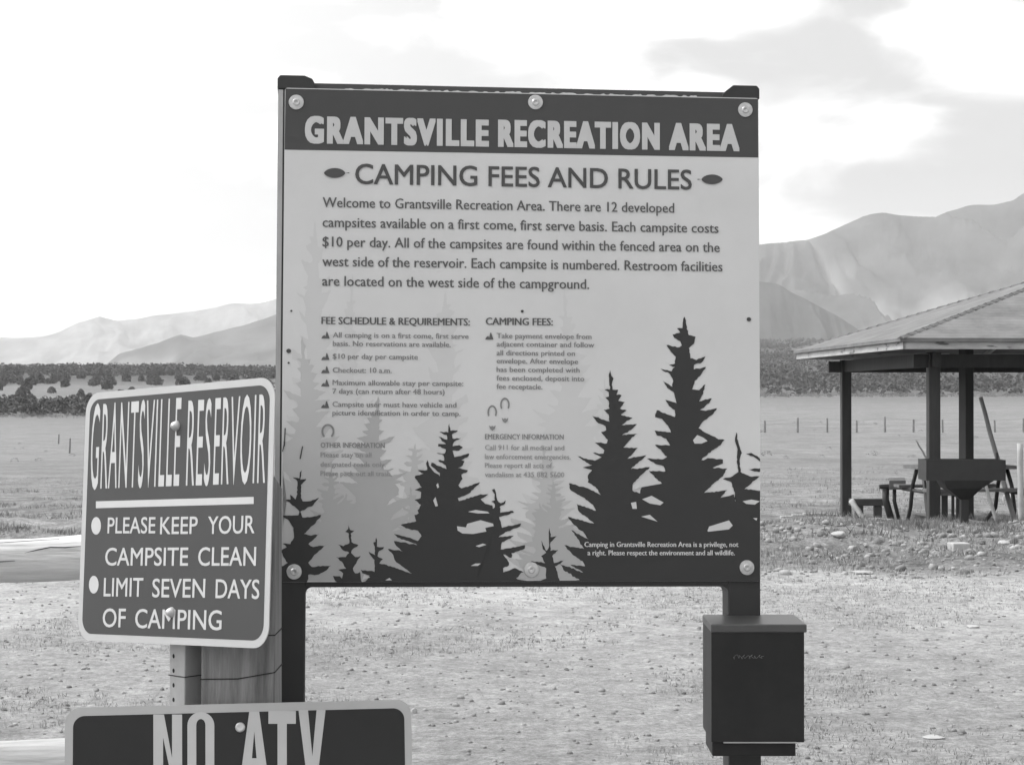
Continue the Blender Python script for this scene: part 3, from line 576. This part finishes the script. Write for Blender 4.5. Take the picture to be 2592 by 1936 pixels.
    for sg, xa, xb in ((1, lp - .002, lp + .094), (-1, W2 + .003, W2 - .094)):
        z0, z1 = H2 - .002, H2 + .033
        pts = [(xa, z0), (xa, z1 - .008), (xa + sg*.007, z1), (xb - sg*.028, z1), (xb - sg*.008, z1 - .008 if sg > 0 else z1 - .016), (xb, z0 + .012), (xb, z0)]
        if sg > 0: pts = pts[::-1]
        MB().prism(pts[::-1] if True else pts, M, o, .0005, d1 + .004).build('post_cap', M_black, t, bevel=.002)
    MB().box((lp + .0005, .0035, -H2), (-W2 - .0045, .0065, H2 - .004), M, o).build('edge_flange', M_steel_lt, t)
    for x, y in [(746, 259), (1351.7, 260), (1885.6, 280), (748.4, 1443), (1345.8, 1441.7), (1890.6, 1440)]:
        lx, lz = B.loc(x, y); mb = MB()
        prof = [(.0, .0045), (.0035, .0045), (.0045, .0060), (.0075, .0062), (.0095, .0042), (.0185, .0036), (.0193, .0022)]
        n = 28; vs = [B.w(lx, lz, -.0030)]; fs = []
        for r, h in prof[1:]: vs += [B.w(lx + r*math.cos(2*math.pi*k/n), lz + r*math.sin(2*math.pi*k/n), -h) for k in range(n)]
        for k in range(n): fs.append((0, 1 + (k+1) % n, 1 + k))
        for i in range(len(prof) - 2):
            for k in range(n): fs.append((1+i*n+k, 1+i*n+(k+1)%n, 1+(i+1)*n+(k+1)%n, 1+(i+1)*n+k))
        mb.add(vs, fs); mb.build('screw_washer', M_zinc, t)
camping_sign()
# ------------------------------------------------------------------ drop box
def drop_box():
    yf, yb = 4.86, 5.075; xl = .490; xr = .7185
    zt = P(0, 1600, yf).z; zb = P(0, 1878, yf).z; zl = P(0, 1579, yf).z
    t = thing('drop_box', ((xl + xr)/2, (yf + yb)/2, zb), 'black metal fee drop box with a flat lid fixed to the right sign leg', 'drop box')
    M_bx = mat('drop_box_paint', .012, .5, .5, 7, spec=.35, bump=.04)
    MB().box((xl, yf, zb), (xr, yb, zt + .012)).build('body', M_bx, t, bevel=.002)
    lid = MB().box((xl - .001, yf - .003, zt), (xr + .006, yb, zl))
    lid.build('lid', mat('lid_paint', .05, .38, .2, 9, spec=.7), t, bevel=.0025)
    x0 = P(1796, 0, yf).x; x1 = P(2011, 0, yf + .03).x
    MB().box((xl + .004, yf + .02, P(0, 1913, yf + .02).z), (x1, yb - .03, zb - .0005)).build('bracket', M_bx, t, bevel=.003)
    MB().box((xl + .03, yf - .002, zb - .0018), (xr - .02, yf + .01, zb + .0012)).build('hinge_edge', M_steel_lt, t)
    # faint scrawl scratched into the paint
    pts = []; mb = MB()
    for i in range(70):
        u = i / 69; pts.append(P(1856 + 76 * u + 3.0 * math.sin(i * .8 + 2*math.sin(i*.3)), 1661.5 + (2.5 + 3.5*abs(math.sin(i * .17 + 1)) - 1.2 * u) * math.sin(i * .71), yf - .0007))
    mb.tube(pts, .00033, 4); mb.build('scratched_writing', mat('scratch_grey', .2, .6, .2, 40), t)
drop_box()
# ------------------------------------------------------------------ reservoir sign on its steel post
M_bord = mat('sign_border_white', .40, .45, .05, 10); M_resbg = mat('reservoir_sign_field', .050, .5, .06, 6, spec=.3); M_reslt = mat('reservoir_letter_white', .46, .45, .04, 20)
RB = Board((-.8012, 4.6599, 1.32), (-41.49, -4.74, -3.12), .70, .6087, [(216, 996), (700, 953), (676, 1641), (199, 1620)])
def bolt(B, x, y, r, m, parent, dome=.006):
    lx, lz = B.loc(x, y); n = 18; vs = [B.w(lx, lz, -dome - .003)]; fs = []
    for rr_, h in ((.55*r, dome + .0015), (.9*r, .005), (r, .0015), (r*1.02, 0)): vs += [B.w(lx + rr_*math.cos(2*math.pi*k/n), lz + rr_*math.sin(2*math.pi*k/n), -h) for k in range(n)]
    for k in range(n): fs.append((0, 1+(k+1)%n, 1+k))
    for i in range(3):
        for k in range(n): fs.append((1+i*n+k, 1+i*n+(k+1)%n, 1+(i+1)*n+(k+1)%n, 1+(i+1)*n+k))
    return MB().add(vs, fs).build('bolt', m, parent, True)
def reservoir_sign():
    B = RB; W2, H2 = B.W/2, B.H/2; c = Vector((-.775, 4.705, 0))
    t = thing('campsite_notice', c, 'rounded rectangular reservoir campsite notice angled on a perforated steel post at left', 'sign')
    pl = MB().prism(B.rrect(-W2, -H2, W2, H2, .05, 10), B.M, B.o, 0, .0025).build('plate', M_bord, t)
    a = B.loc(222, 1010); mb = MB(); B.flat(mb, B.rrect(-W2 + .017, -H2 + .017, W2 - .017, H2 - .017, .037, 10), .0004); mb.build('field', M_resbg, pl)
    Q = lambda x, y: (180 + x/2.294, 940 + y/2.294)
    B.text(M_reslt, pl, 'GRANTSVILLE', Q(108, 690), Q(628, 672), 215, .0009, .0, space=1.12, level=False, res=4)
    B.text(M_reslt, pl, 'RES', Q(668, 671), Q(806, 668), 217, .0009, .0, space=1.1, level=False, res=4)
    B.text(M_reslt, pl, 'ERVOIR', Q(826, 666), Q(1128, 655), 221, .0009, .0, space=1.1, level=False, res=4)
    mb = MB(); B.pxflat(mb, [Q(145, 762), Q(1062, 737), Q(1062, 778), Q(145, 802)], .0009); mb.build('rule_line', M_reslt, pl)
    for s_, x0, x1, y0, y1, cap in [('PLEASE', 213, 490, 948, 948, 40), ('KEEP', 518, 735, 953, 951, 43), ('YOUR', 795, 1065, 952, 948, 44), ('CAMPSITE', 200, 680, 1133, 1135, 44), ('CLEAN', 738, 1072, 1135, 1135, 46), ('LIMIT', 193, 420, 1310, 1312, 46), ('SEVEN', 473, 778, 1315, 1318, 46), ('DAYS', 838, 1090, 1320, 1325, 47), ('OF', 188, 320, 1485, 1487, 46), ('CAMPING', 375, 872, 1490, 1503, 47)]:
        B.text(M_reslt, pl, s_, Q(x0, y0), Q(x1, y1), cap, .0009, .022, level=False, res=4)
    for x, y in ((147, 904), (136, 1243)): mb = MB(); B.pxflat(mb, [Q(x + 28*math.cos(a*.314), y + 51*math.sin(a*.314)) for a in range(20)], .0009); mb.build('bullet_dot', M_reslt, pl)
    for x, y in ((447, 1080), (435, 1551)): bolt(B, x, y, .0125, M_zinc, t, .012)
    # perforated square steel post, turned with the sign
    R = Matrix.Rotation(math.radians(-41.49), 3, 'Z'); h = .0285
    MB().box((-h, -h, 0), (h, h, 1.55), R, c).build('steel_post', M_steel_lt, t, bevel=.003)
    mb = MB()
    for i in range(60):
        z = .05 + i * .0345
        if z > 1.5: break
        for q, (ax, ay) in enumerate(((Vector((1, 0, 0)), Vector((0, -1, 0))),)):
            cc = c + R @ (ay * (h + .0004) + ax * -.012); vs = [cc + R @ (ax * .0042 * math.cos(k*.52)) + Vector((0, 0, z + .0055 * math.sin(k*.52))) for k in range(12)]; mb.add(vs, [tuple(range(12))])
    mb.build('punched_holes', M_dark, t)
    pts = [c + R @ Vector((x, y, 0)) + Vector((0, 0, P(0, 1714, 4.66).z)) for x, y in ((-h-.001, h), (-h-.001, -h-.001), (h+.001, -h-.001), (h+.001, h))]
    MB().tube(pts, .0012, 6).build('tie_wire', M_dark, t)
reservoir_sign()
# ------------------------------------------------------------------ timber post with the ATV sign
AB = Board((-.6302, 4.5745, .6625), (4.0, -8.23, -.78), .80, .4442, [(165, 1791), (1041, 1769), (1048, 2262), (160, 2290)])
def atv_sign():
    yf, yb = 4.64, 4.79; xl = P(511, 0, yf).x; xr = P(696, 0, yf).x
    t = thing('vehicle_notice', ((xl + xr)/2, (yf + yb)/2, 0), 'dark sign reading NO ATV cut off by the bottom edge, on a thick timber post', 'sign')
    M_post = mat('weathered_timber', .18, .8, .6, 7, stretch=(6, 6, .5), bump=.5, bscale=20, dark=.11, dthr=(.62, .68))
    zt = P(0, 1203, yf).z
    MB().add([(xl,yf,-.3),(xr,yf,-.3),(xr,yb,-.3),(xl,yb,-.3),(xl,yf,zt),(xr,yf,zt),(xr,yb,zt-.035),(xl,yb,zt-.035)], [(0,3,2,1),(4,5,6,7),(0,1,5,4),(1,2,6,5),(2,3,7,6),(3,0,4,7)]).build('timber_post', M_post, t, bevel=.004)
    mb = MB()
    for y, dz in ((1714, .012), (1607, .0)):
        z = P(0, y, yf).z; mb.tube([(xl-.001, yb, z), (xl-.001, yf-.001, z - .004), ((xl+xr)/2, yf-.001, z - .003), (xr+.001, yf-.001, z + dz), (xr+.001, yb, z + dz)], .0014, 6)
    mb.build('tie_wire', M_dark, t)
    B = AB; W2, H2 = B.W/2, B.H/2
    pl = MB().prism(B.rrect(-W2, -H2, W2, H2, .036, 10), B.M, B.o, 0, .0025).build('plate', M_bord, t)
    mb = MB(); B.flat(mb, B.rrect(-W2 + .0185, -H2 + .0185, W2 - .0165, H2 - .0195, .026, 10), .0004); mb.build('field', mat('atv_sign_field', .022, .5, .1, 6, spec=.28), pl)
    base = 1600 + 790/2.087
    def ring(sg):      # one half of a tall rounded O
        arc = lambda rx, ry, cy, a0, a1: [(.5 + sg*rx*math.cos(math.radians(a)), cy + ry*math.sin(math.radians(a))) for a in range(a0, a1 + 1, 10)]
        return arc(.5, .19, .81, 0, 90)[::-1] + arc(.5, .19, .19, -90, 0)[::-1] + arc(.17, .09, .19, -90, 0) + arc(.17, .09, .81, 0, 90)
    GL = {'N': [[(0,0),(0,1),(.37,1),(.65,.36),(.65,1),(1,1),(1,0),(.66,0),(.34,.66),(.34,0)]], 'T': [[(.33,0),(.33,.82),(0,.82),(0,1),(1,1),(1,.82),(.67,.82),(.67,0)]],
          'V': [[(.33,0),(0,1),(.35,1),(.51,.36),(.67,1),(1,1),(.68,0)]], 'O': [ring(1), ring(-1)],
          'A': [[(0,0),(.33,1),(.5,1),(.5,.72),(.42,.34),(.5,.34),(.5,.18),(.37,.18),(.32,0)], [(1,0),(.67,1),(.5,1),(.5,.72),(.58,.34),(.5,.34),(.5,.18),(.63,.18),(.68,0)]]}
    for s_, x0, x1, yt in (('N', 810, 962, 433), ('O', 990, 1132, 420), ('A', 1266, 1420, 418), ('T', 1418, 1563, 414), ('V', 1577, 1720, 409)):
        yt_ = 1600 + yt/2.087; mb = MB(); xa, xb = x0/2.087, x1/2.087
        for pl_ in GL[s_]: B.pxflat(mb, [(xa + (xb - xa)*u, base + (yt_ - base)*v) for u, v in pl_], .0009)
        mb.build('letter', M_reslt, pl)
    bolt(B, 608, 1840, .0115, M_zinc, t, .002)
atv_sign()
# ------------------------------------------------------------------ rail fence
def rail_fence():
    y = 6.5; M_log = mat('weathered_log', .52, .85, .34, 3.4, stretch=(.5, 5, 5), bump=1.0, bscale=9, dark=.26, dthr=(.62, .70))
    pst = P(610, 0, y); t = thing('rail_fence', (pst.x, y, 0), 'weathered round pole rail fence entering from the left edge behind the signs', 'fence')
    for ya, yb_, r, nm in ((1417, 1408, .0735, 0), (1926, 1928, .072, 1)):
        pts = []; n = 26; rs = []
        for i in range(n):
            u = i/(n-1); px = -1500 + 2085*u; k = (px)/205.; yy = ya + (yb_-ya)*k
            p = P(px, yy, y); p.z += .006*math.sin(i*.9 + nm*2); pts.append(p); rs.append(r*(1 + .015*math.sin(i*1.3)) * (.94 + .06*u))
        MB().tube(pts, rs, 28, True, .006).build('rail', M_log, t, True)
    MB().tube([(pst.x, y + .01, -.3), (pst.x, y + .01, .6), (pst.x, y + .01, 1.13)], [.092, .09, .086], 20, True, .01).build('post', M_log, t, True)
    rl = [c for c in t.children if c.name.startswith('rail')][0]
    for path, wd in (([(62, 1399), (95, 1391), (128, 1384.5), (165, 1385), (205, 1381.5)], 1.5), ([(-60, 1424), (0, 1421), (38, 1419)], 1.1), ([(-80, 1376), (0, 1373), (80, 1368), (150, 1364)], .8), ([(215, 1380), (300, 1376), (420, 1380)], 1.2)):
        mb = MB(); pts = []
        for px, py in path:
            yc = 1417 - 9 * px/205; k = (py - yc)/56.6; pts.append(P(px, py, y - .0735*math.sqrt(max(0, 1 - k*k)) + .0005))
        mb.tube(pts, [.0004] + [wd*.0013]*(len(pts)-2) + [.0006], 5); mb.build('crack', M_dark, rl)
    p2 = P(-1500, 0, y); MB().tube([(p2.x, y + .01, -.3), (p2.x, y + .01, 1.16)], [.09, .086], 20, True, .01).build('post', M_log, t, True)
rail_fence()
# ------------------------------------------------------------------ picnic shelter
M_wood_dk = mat('stained_post_wood', .032, .7, .3, 4, stretch=(3, 3, .5), bump=.2)
M_fascia = mat('fascia_board', .35, .75, .3, 3, stretch=(1, 1, 4), dark=.10, dthr=(.6, .66))
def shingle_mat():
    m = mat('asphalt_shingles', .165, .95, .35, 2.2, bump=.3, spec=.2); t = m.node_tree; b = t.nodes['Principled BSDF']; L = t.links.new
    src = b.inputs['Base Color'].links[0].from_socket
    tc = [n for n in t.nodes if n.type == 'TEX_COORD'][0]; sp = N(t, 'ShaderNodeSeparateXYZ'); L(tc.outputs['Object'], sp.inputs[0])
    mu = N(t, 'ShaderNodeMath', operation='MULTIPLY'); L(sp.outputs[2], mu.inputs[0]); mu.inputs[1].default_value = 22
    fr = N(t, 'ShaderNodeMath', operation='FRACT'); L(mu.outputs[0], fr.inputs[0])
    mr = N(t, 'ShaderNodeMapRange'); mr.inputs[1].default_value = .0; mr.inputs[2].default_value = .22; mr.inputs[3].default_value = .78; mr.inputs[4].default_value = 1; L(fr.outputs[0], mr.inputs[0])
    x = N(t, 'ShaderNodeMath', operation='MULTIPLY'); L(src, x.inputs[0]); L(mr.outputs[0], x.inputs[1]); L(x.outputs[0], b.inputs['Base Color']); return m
def shelter():
    Bc = Vector((5.43, 27.6, 0)); Ac = Vector((5.08, 35.7, 0)); ab = (Ac - Bc); s = ab.length; e = ab.normalized(); n = Vector((e.y, -e.x, 0))
    C4 = [Bc, Bc + n*s, Bc + n*s + ab, Ac]; cen = (C4[0] + C4[2])/2; ze = 2.40; rise = .324 * s/2
    t = thing('picnic_shelter', (cen.x, cen.y, gz(cen.x, cen.y)), 'open picnic shelter with a low shingled hip roof on timber posts', 'shelter')
    ap = Vector((cen.x, cen.y, ze + rise))
    q = [Vector((c.x, c.y, ze)) for c in C4]
    th = Vector((0, 0, .05)); mb = MB(); mb.add(q + [ap], [(0,1,4),(1,2,4),(2,3,4),(3,0,4)]); mb.add([v - th for v in q] + [ap - th*1.3], [(1,0,4),(2,1,4),(3,2,4),(0,3,4)]); mb.add(q + [v - th for v in q], [(0,4,5,1),(1,5,6,2),(2,6,7,3),(3,7,4,0)])
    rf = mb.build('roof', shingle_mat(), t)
    # ridge cap shingles along each hip
    mb = MB(); rr = random.Random(3)
    for c in q:
        d = (ap - c); k = int(d.length/.20); side = Vector((-d.y, d.x, 0)).normalized()
        for i in range(k):
            a = c + d*(i/k); b_ = c + d*((i+1.25)/k); wv = side*.055; h0, h1 = .026 + rr.uniform(0, .005), .010; dn = Vector((0, 0, -.03))
            v = [a - wv + dn + Vector((0,0,h0)), a + Vector((0,0,h0)), a + wv + dn + Vector((0,0,h0)), b_ + wv + dn + Vector((0,0,h1)), b_ + Vector((0,0,h1)), b_ - wv + dn + Vector((0,0,h1))]
            lo = [x - Vector((0,0,.02)) for x in v[:3]]
            mb.add(v + lo, [(0,1,4,5),(1,2,3,4),(6,7,1,0),(7,8,2,1)])
    mb.build('ridge_cap', mat('ridge_shingles', .12, .95, .4, 6), rf)
    # fascia under the edge, set back a little
    def board(a, b_, z0, z1, th_, m, nm, inset=0.0):
        d = (b_ - a).normalized(); nn = Vector((-d.y, d.x, 0)); a2, b2 = a + nn*inset, b_ + nn*inset; t2 = nn*th_
        vs = [Vector((p.x, p.y, z)) for z in (z0, z1) for p in (a2, b2, b2 + t2, a2 + t2)]
        return MB().add(vs, [(0,3,2,1),(4,5,6,7),(0,1,5,4),(1,2,6,5),(2,3,7,6),(3,0,4,7)]).build(nm, m, t)
    ins = [c + (cen - c).normalized()*.07 for c in C4]
    for i in range(4): board(ins[i], ins[(i+1) % 4], ze - .155, ze - .052, .035, M_fascia, 'fascia')
    # posts
    pc = [Vector((6.10, 28.6, 0)), Vector((5.88, 34.8, 0)), Vector((12.35, 35.0, 0)), Vector((12.6, 28.9, 0)), Vector((7.22, 31.4, 0))]
    for i, p in enumerate(pc):
        h = .085; g = gz(p.x, p.y) - .2; rot = Matrix.Rotation(.04 if i != 4 else .5, 3, 'Z')
        top = 2.22 if i != 4 else 2.5
        MB().box((-h, -h, 0), (h, h, top - g), rot, (p.x, p.y, g)).build('post', M_wood_dk, t, bevel=.012)
    for a, b_ in ((0, 1), (1, 2), (3, 2), (0, 3)):
        A_, B_ = pc[a], pc[b_]; d = (B_-A_).normalized(); A2, B2 = A_ - d*.3, B_ + d*.3
        if a == 0 and b_ == 3 or (a, b_) == (1, 2): z0, z1 = 2.0, 2.19
        else: z0, z1 = 2.01, 2.21
        board(A2, B2, z0, z1, .08, M_wood_dk, 'beam', -.04)
    # rafters
    for i in range(13):
        f = (i + .5)/13
        for k in (0, 3):
            p = C4[k] + (C4[(k+1) % 4] - C4[k])*f if k == 0 else C4[0] + (C4[3] - C4[0])*f
            dirv = (n if k == 3 else e); L_ = s/2 * (1 - abs(2*f - 1)) if True else 0
            if L_ < .3: continue
            a = p + dirv*.11; b2 = p + dirv*L_; zz0 = ze + .11*.324 - .07; zz1 = ze + L_*.324 - .10; sd_ = Vector((-dirv.y, dirv.x, 0))*.022
            vs = [Vector((w_.x, w_.y, z)) + sg*sd_ for w_, z in ((a, zz0), (b2, zz1)) for sg in (-1, 1)]; lo = [v - Vector((0, 0, .085)) for v in vs]
            MB().add(vs + lo, [(0,1,3,2),(4,6,7,5),(0,2,6,4),(1,5,7,3),(0,4,5,1),(2,3,7,6)]).build('rafter', M_fascia if k == 3 else M_wood_dk, t)
    p = pc[4]; MB().tube([(p.x, p.y, 2.0), (p.x + .55, p.y - .1, 2.45)], .045, 6).build('knee_brace', M_fascia, t)
shelter()
M_blk = mat('grill_iron', .02, .6, .3, 6)
def grill():
    y = 27.4; g = lambda px, py, d=0: P(px, py, y + d)
    t = thing('barbecue_grill', (P(2448, 0, y).x, y, gz(P(2448, 0, y).x, y)), 'big black park barbecue with a boxy firebox and funnel base on one pedestal', 'grill')
    x0, x1 = g(2343, 0).x, g(2544, 0).x; z1, z0 = g(0, 1164).z, g(0, 1216).z; D = .55
    mb = MB().box((x0, y, z0), (x1, y + .02, z1)).box((x0, y + D - .02, z0), (x1, y + D, z1)).box((x0, y + .02, z0), (x0 + .02, y + D - .02, z1)).box((x1 - .02, y + .02, z0), (x1, y + D - .02, z1)).box((x0 + .02, y + .02, z0), (x1 - .02, y + D - .02, z0 + .02)); mb.build('firebox', M_blk, t)
    a0, a1 = g(2438, 0).x, g(2462, 0).x; zb = g(0, 1266).z; ym = y + D/2
    b0, b1 = g(2398, 0).x, g(2486, 0).x
    u0, u1 = g(2387, 0).x, g(2515, 0).x; vs = [(u0, y + .001, z0), (u1, y + .001, z0), (u1, y + D - .001, z0), (u0, y + D - .001, z0), (a0, ym - .06, zb), (a1, ym - .06, zb), (a1, ym + .06, zb), (a0, ym + .06, zb)]
    mid = [(b0, y + .05, g(0, 1236).z), (b1, y + .05, g(0, 1236).z), (b1, y + D - .05, g(0, 1236).z), (b0, y + D - .05, g(0, 1236).z)]
    vv = vs[:4] + mid + vs[4:]; fs = []
    for L_ in (0, 4):
        for k in range(4): fs.append((L_ + k, L_ + (k+1) % 4, L_ + 4 + (k+1) % 4, L_ + 4 + k))
    fs.append((8, 9, 10, 11)); MB().add(vv, fs).build('ash_funnel', M_blk, t)
    xc = (a0 + a1)/2; MB().box((xc - .052, ym - .052, gz(xc, ym) - .2), (xc + .052, ym + .052, zb + .03)).build('pedestal', M_blk, t)
    mb = MB()
    for k in range(24): xx = x0 + .03 + (x1 - x0 - .06)*k/23; mb.tube([(xx, y + .02, z1 - .02), (xx, y + D - .02, z1 - .02)], .006, 5)
    mb.build('grate', M_blk, t)
    MB().tube([(x1 - .09, y + .1, z1 - .03), (x1 - .1, y + .1, g(0, 1146).z)], .018, 8).build('handle', M_blk, t)
grill()
M_tbl = mat('weathered_table_wood', .12, .75, .3, 3, stretch=(.5, 5, 5)); M_leg = mat('black_tube_steel', .022, .5, .2, 6)
def picnic_table():
    y = 29.9; c = P(2433, 0, y); g = gz(c.x, y); R = Matrix.Rotation(.10, 3, 'Z'); o = Vector((c.x, y, g))
    t = thing('picnic_table', o, 'dark picnic table with bench seats and bent tube legs behind the barbecue', 'picnic table')
    zt = P(0, 1178, y).z - g; Lh = .80; mb = MB()
    for k in range(5): mb.box((-Lh, -.37 + k*.15, zt - .045), (Lh, -.23 + k*.15, zt), R, o)
    mb.build('table_top', M_tbl, t, bevel=.004)
    for sg in (-1, 1):
        mb = MB()
        for k in range(2): mb.box((-Lh, sg*.72 - .14 + k*.15, zt - .36), (Lh, sg*.72 - .005 + k*.15, zt - .315), R, o)
        mb.build('bench_seat', M_tbl, t, bevel=.004)
    for sx in (-1, 1):
        for sy in (-1, 1):
            pts = [Vector((sx*.66, sy*.12, zt - .05)), Vector((sx*.67, sy*.3, zt - .30)), Vector((sx*.67, sy*.42, .25)), Vector((sx*(.67 if sx < 0 else .55), sy*.60, .0)), Vector((sx*(.67 if sx < 0 else .50), sy*.64, -.1))]
            MB().tube([o + R @ p for p in pts], .032, 8).build('leg', M_leg, t, True)
        MB().tube([o + R @ Vector((sx*.66, -.85, zt - .385)), o + R @ Vector((sx*.66, .85, zt - .385))], .028, 8).build('cross_bar', M_leg, t, True)
picnic_table()
def low_bench():
    y = 29.0; a, b = P(2384, 1251, y), P(2446, 1251, y); g = gz(a.x, y)
    t = thing('bench', ((a.x + b.x)/2, y, g), 'low dark bench half hidden behind the funnel of the barbecue', 'bench')
    MB().box((a.x, y, a.z - .02), (b.x, y + .3, a.z + .025)).build('seat', M_tbl, t, bevel=.004)
    for px, w_ in ((2391, .045), (2412, .02), (2424, .022), (2438, .018)):
        p = P(px, 0, y); MB().box((p.x - w_, y + .03, g - .1), (p.x + w_, y + .07, a.z - .021)).build('leg', M_leg, t, bevel=.004)
low_bench()
def bench():
    y = 31.0; x0, x1 = P(2249, 0, y).x, P(2291, 0, y).x; z1, z0 = P(0, 1216, y).z, P(0, 1239, y).z; g = gz(x0, y)
    t = thing('bench', ((x0 + x1)/2, y + .6, g), 'short bench seen end on with two bent tube legs left of the barbecue', 'bench')
    q = [P(2249, 0, y), P(2291, 0, y), P(2289, 0, y + 1.1), P(2251, 0, y + 1.1)]
    MB().add([(p.x, p.y, z) for z in (z0, z1) for p in q], [(0,3,2,1),(4,5,6,7),(0,1,5,4),(1,2,6,5),(2,3,7,6),(3,0,4,7)]).build('seat', M_tbl, t, bevel=.006)
    MB().tube([P(2226, 1232, y + .1), P(2252, 1230, y + .1)], .035, 8).build('side_bar', M_leg, t)
    for k_, yy in enumerate((.12, .95)):
        MB().tube([P(2242, 1236, y + yy), P(2242, 1265, y + yy), Vector((P(2256, 0, y + yy).x, y + yy, gz(x0, y + yy) - .05))], .055, 8).build('leg', M_leg, t, True)
        MB().tube([P(2264, 1238, y + yy), P(2264, 1268, y + yy), Vector((P(2275, 0, y + yy).x, y + yy, gz(x0, y + yy) - .05))], .03, 8).build('leg', M_leg, t, True)
bench()
def props():
    M_dp = mat('old_dark_beam', .05, .8, .3, 5)
    y = 33.0; a, b = P(2153, 1271, y), P(2238, 1271, y); g = gz(a.x, y)
    t = thing('low_beam', ((a.x + b.x)/2, y, g), 'low dark timber beam on blocks between the leftmost shelter post and the bench', 'beam')
    MB().box((a.x, y, a.z - .06), (b.x, y + .2, a.z + .055)).build('beam', M_dp, t, bevel=.01)
    for x in (a.x + .1, b.x - .15): MB().box((x, y + .02, g - .1), (x + .12, y + .18, a.z - .062)).build('block', M_dp, t, bevel=.01)
    M_gp = mat('grey_driftwood', .20, .85, .25, 5, stretch=(1, 1, .3)); M_lt = mat('pale_weathered_board', .36, .85, .25, 5)
    def stick(name, p0, p1, r0, r1, label, cat, m, plank=False):
        d = (p1 - p0); t = MB()
        k = 8; t.tube([p0 + d*i/k + Vector((.005*math.sin(i*1.9), 0, 0)) for i in range(k+1)], [r0 + (r1-r0)*i/k for i in range(k+1)], 8, True, .03)
        o = t.build(name, m, None, True); me = o.data; off = Vector(p0)
        for v in me.vertices: v.co -= off
        o.location = off; tag(o, label, cat)
    def gp(px, y, dz=-.06): x = P(px, 0, y).x; return Vector((x, y, gz(x, y) + dz))
    stick('leaning_pole', gp(2572, 29.2), P(2482, 1006, 29.9), .040, .032, 'long grey pole leaning up to the left beside the barbecue', 'pole', M_gp)
    stick('thin_stick', P(2352, 1172, 28.9), P(2318, 1114, 29.0), .016, .012, 'thin straight stick poking up left of the nearest shelter post', 'stick', M_gp)
    stick('leaning_plank', gp(2526, 28.3), P(2494, 1226, 28.5), .028, .024, 'short pale board leaning by the picnic table legs', 'board', M_lt)
    stick('hitching_post', gp(2583, 27.2), P(2581, 1122, 27.2), .045, .040, 'pale upright post at the right edge of the picture', 'post', M_lt)
    stick('fallen_branch', P(2154, 1266, 32.2) , gp(2186, 32.0, .0), .05, .04, 'pale broken branch lying under the low dark beam', 'branch', M_lt)
    # concrete edging below the shelter
    y = 30.6
    a, b = P(1976, 0, y), P(2262, 0, y); n = 10; mb = MB()
    for i in range(n):
        x0 = a.x + (b.x - a.x)*i/n; x1 = a.x + (b.x - a.x)*(i+1)/n - .01; g = gz((x0+x1)/2, y); dz = random.uniform(-.01, .015)
        mb.box((x0, y, g - .08), (x1, y + .14, g + .035 + dz))
    o = mb.build('concrete_edging', M_pale, None, bevel=.006); tag(o, 'pale line of low concrete edging running left of the shelter posts', 'edging')
props()
# ------------------------------------------------------------------ wire fence across the field
def wire_fence():
    M_fp = mat('old_fence_post', .20, .9, .3, 3); y = 150.0
    x_at = lambda px: (px - CX)/FPX*y
    t = thing('wire_fence', (x_at(2250), y, gz(x_at(2250), y)), 'distant wire fence of thin grey stakes crossing the field beyond the shelter', 'fence')
    xs = [1780, 1862, 1936, 2019, 2094, 2168, 2240, 2312, 2386, 2445, 2518, 2590, 2664, 2738, 2812, 2886, 2960, 3034, 3108, 3182, 3256]
    tops = []
    for i, px in enumerate(xs):
        x = x_at(px); g = gz(x, y); h = 1.05 + .15*math.sin(i*2.3); tx = x + .06*math.sin(i*3.1); tops.append((x, tx, g, h))
        MB().tube([(x, y, g - .3), (tx, y, g + h)], [.085, .07], 6).build('stake', M_fp, t)
    for f in (.35, .65, .93):
        MB().tube([(a + (b - a)*f, y, g + h*f) for a, b, g, h in tops], .006, 4).build('wire', M_fp, t)
    for px, h, yy, lab in ((176, 1.15, 150., 'lone grey stake standing in the field left of the signs'), (148, .9, 185., 'shorter faint stake just left of the lone field stake')):
        x = (px - CX)/FPX*yy; g = gz(x, yy); o = MB().tube([(0, 0, -.3), (.05, 0, h)], [.08, .06], 6).build('field_stake', M_fp); o.location = (x, yy, g); tag(o, lab, 'stake')
wire_fence()
# ------------------------------------------------------------------ haze
def haze():
    m = bpy.data.materials.new('haze'); m.use_nodes = True; t = m.node_tree; t.nodes.clear()
    out = N(t, 'ShaderNodeOutputMaterial'); v = N(t, 'ShaderNodeVolumePrincipled'); v.inputs['Color'].default_value = (.95, .95, .95, 1); v.inputs['Density'].default_value = 9.5e-5; v.inputs['Anisotropy'].default_value = 0.2
    t.links.new(v.outputs[0], out.inputs['Volume'])
    o = MB().box((-14500, -14500, -70), (14500, 14500, 1010)).build('haze', m); tag(o, 'thin pale haze in the air', kind='stuff')
haze()
S.cycles.volume_bounces = 0
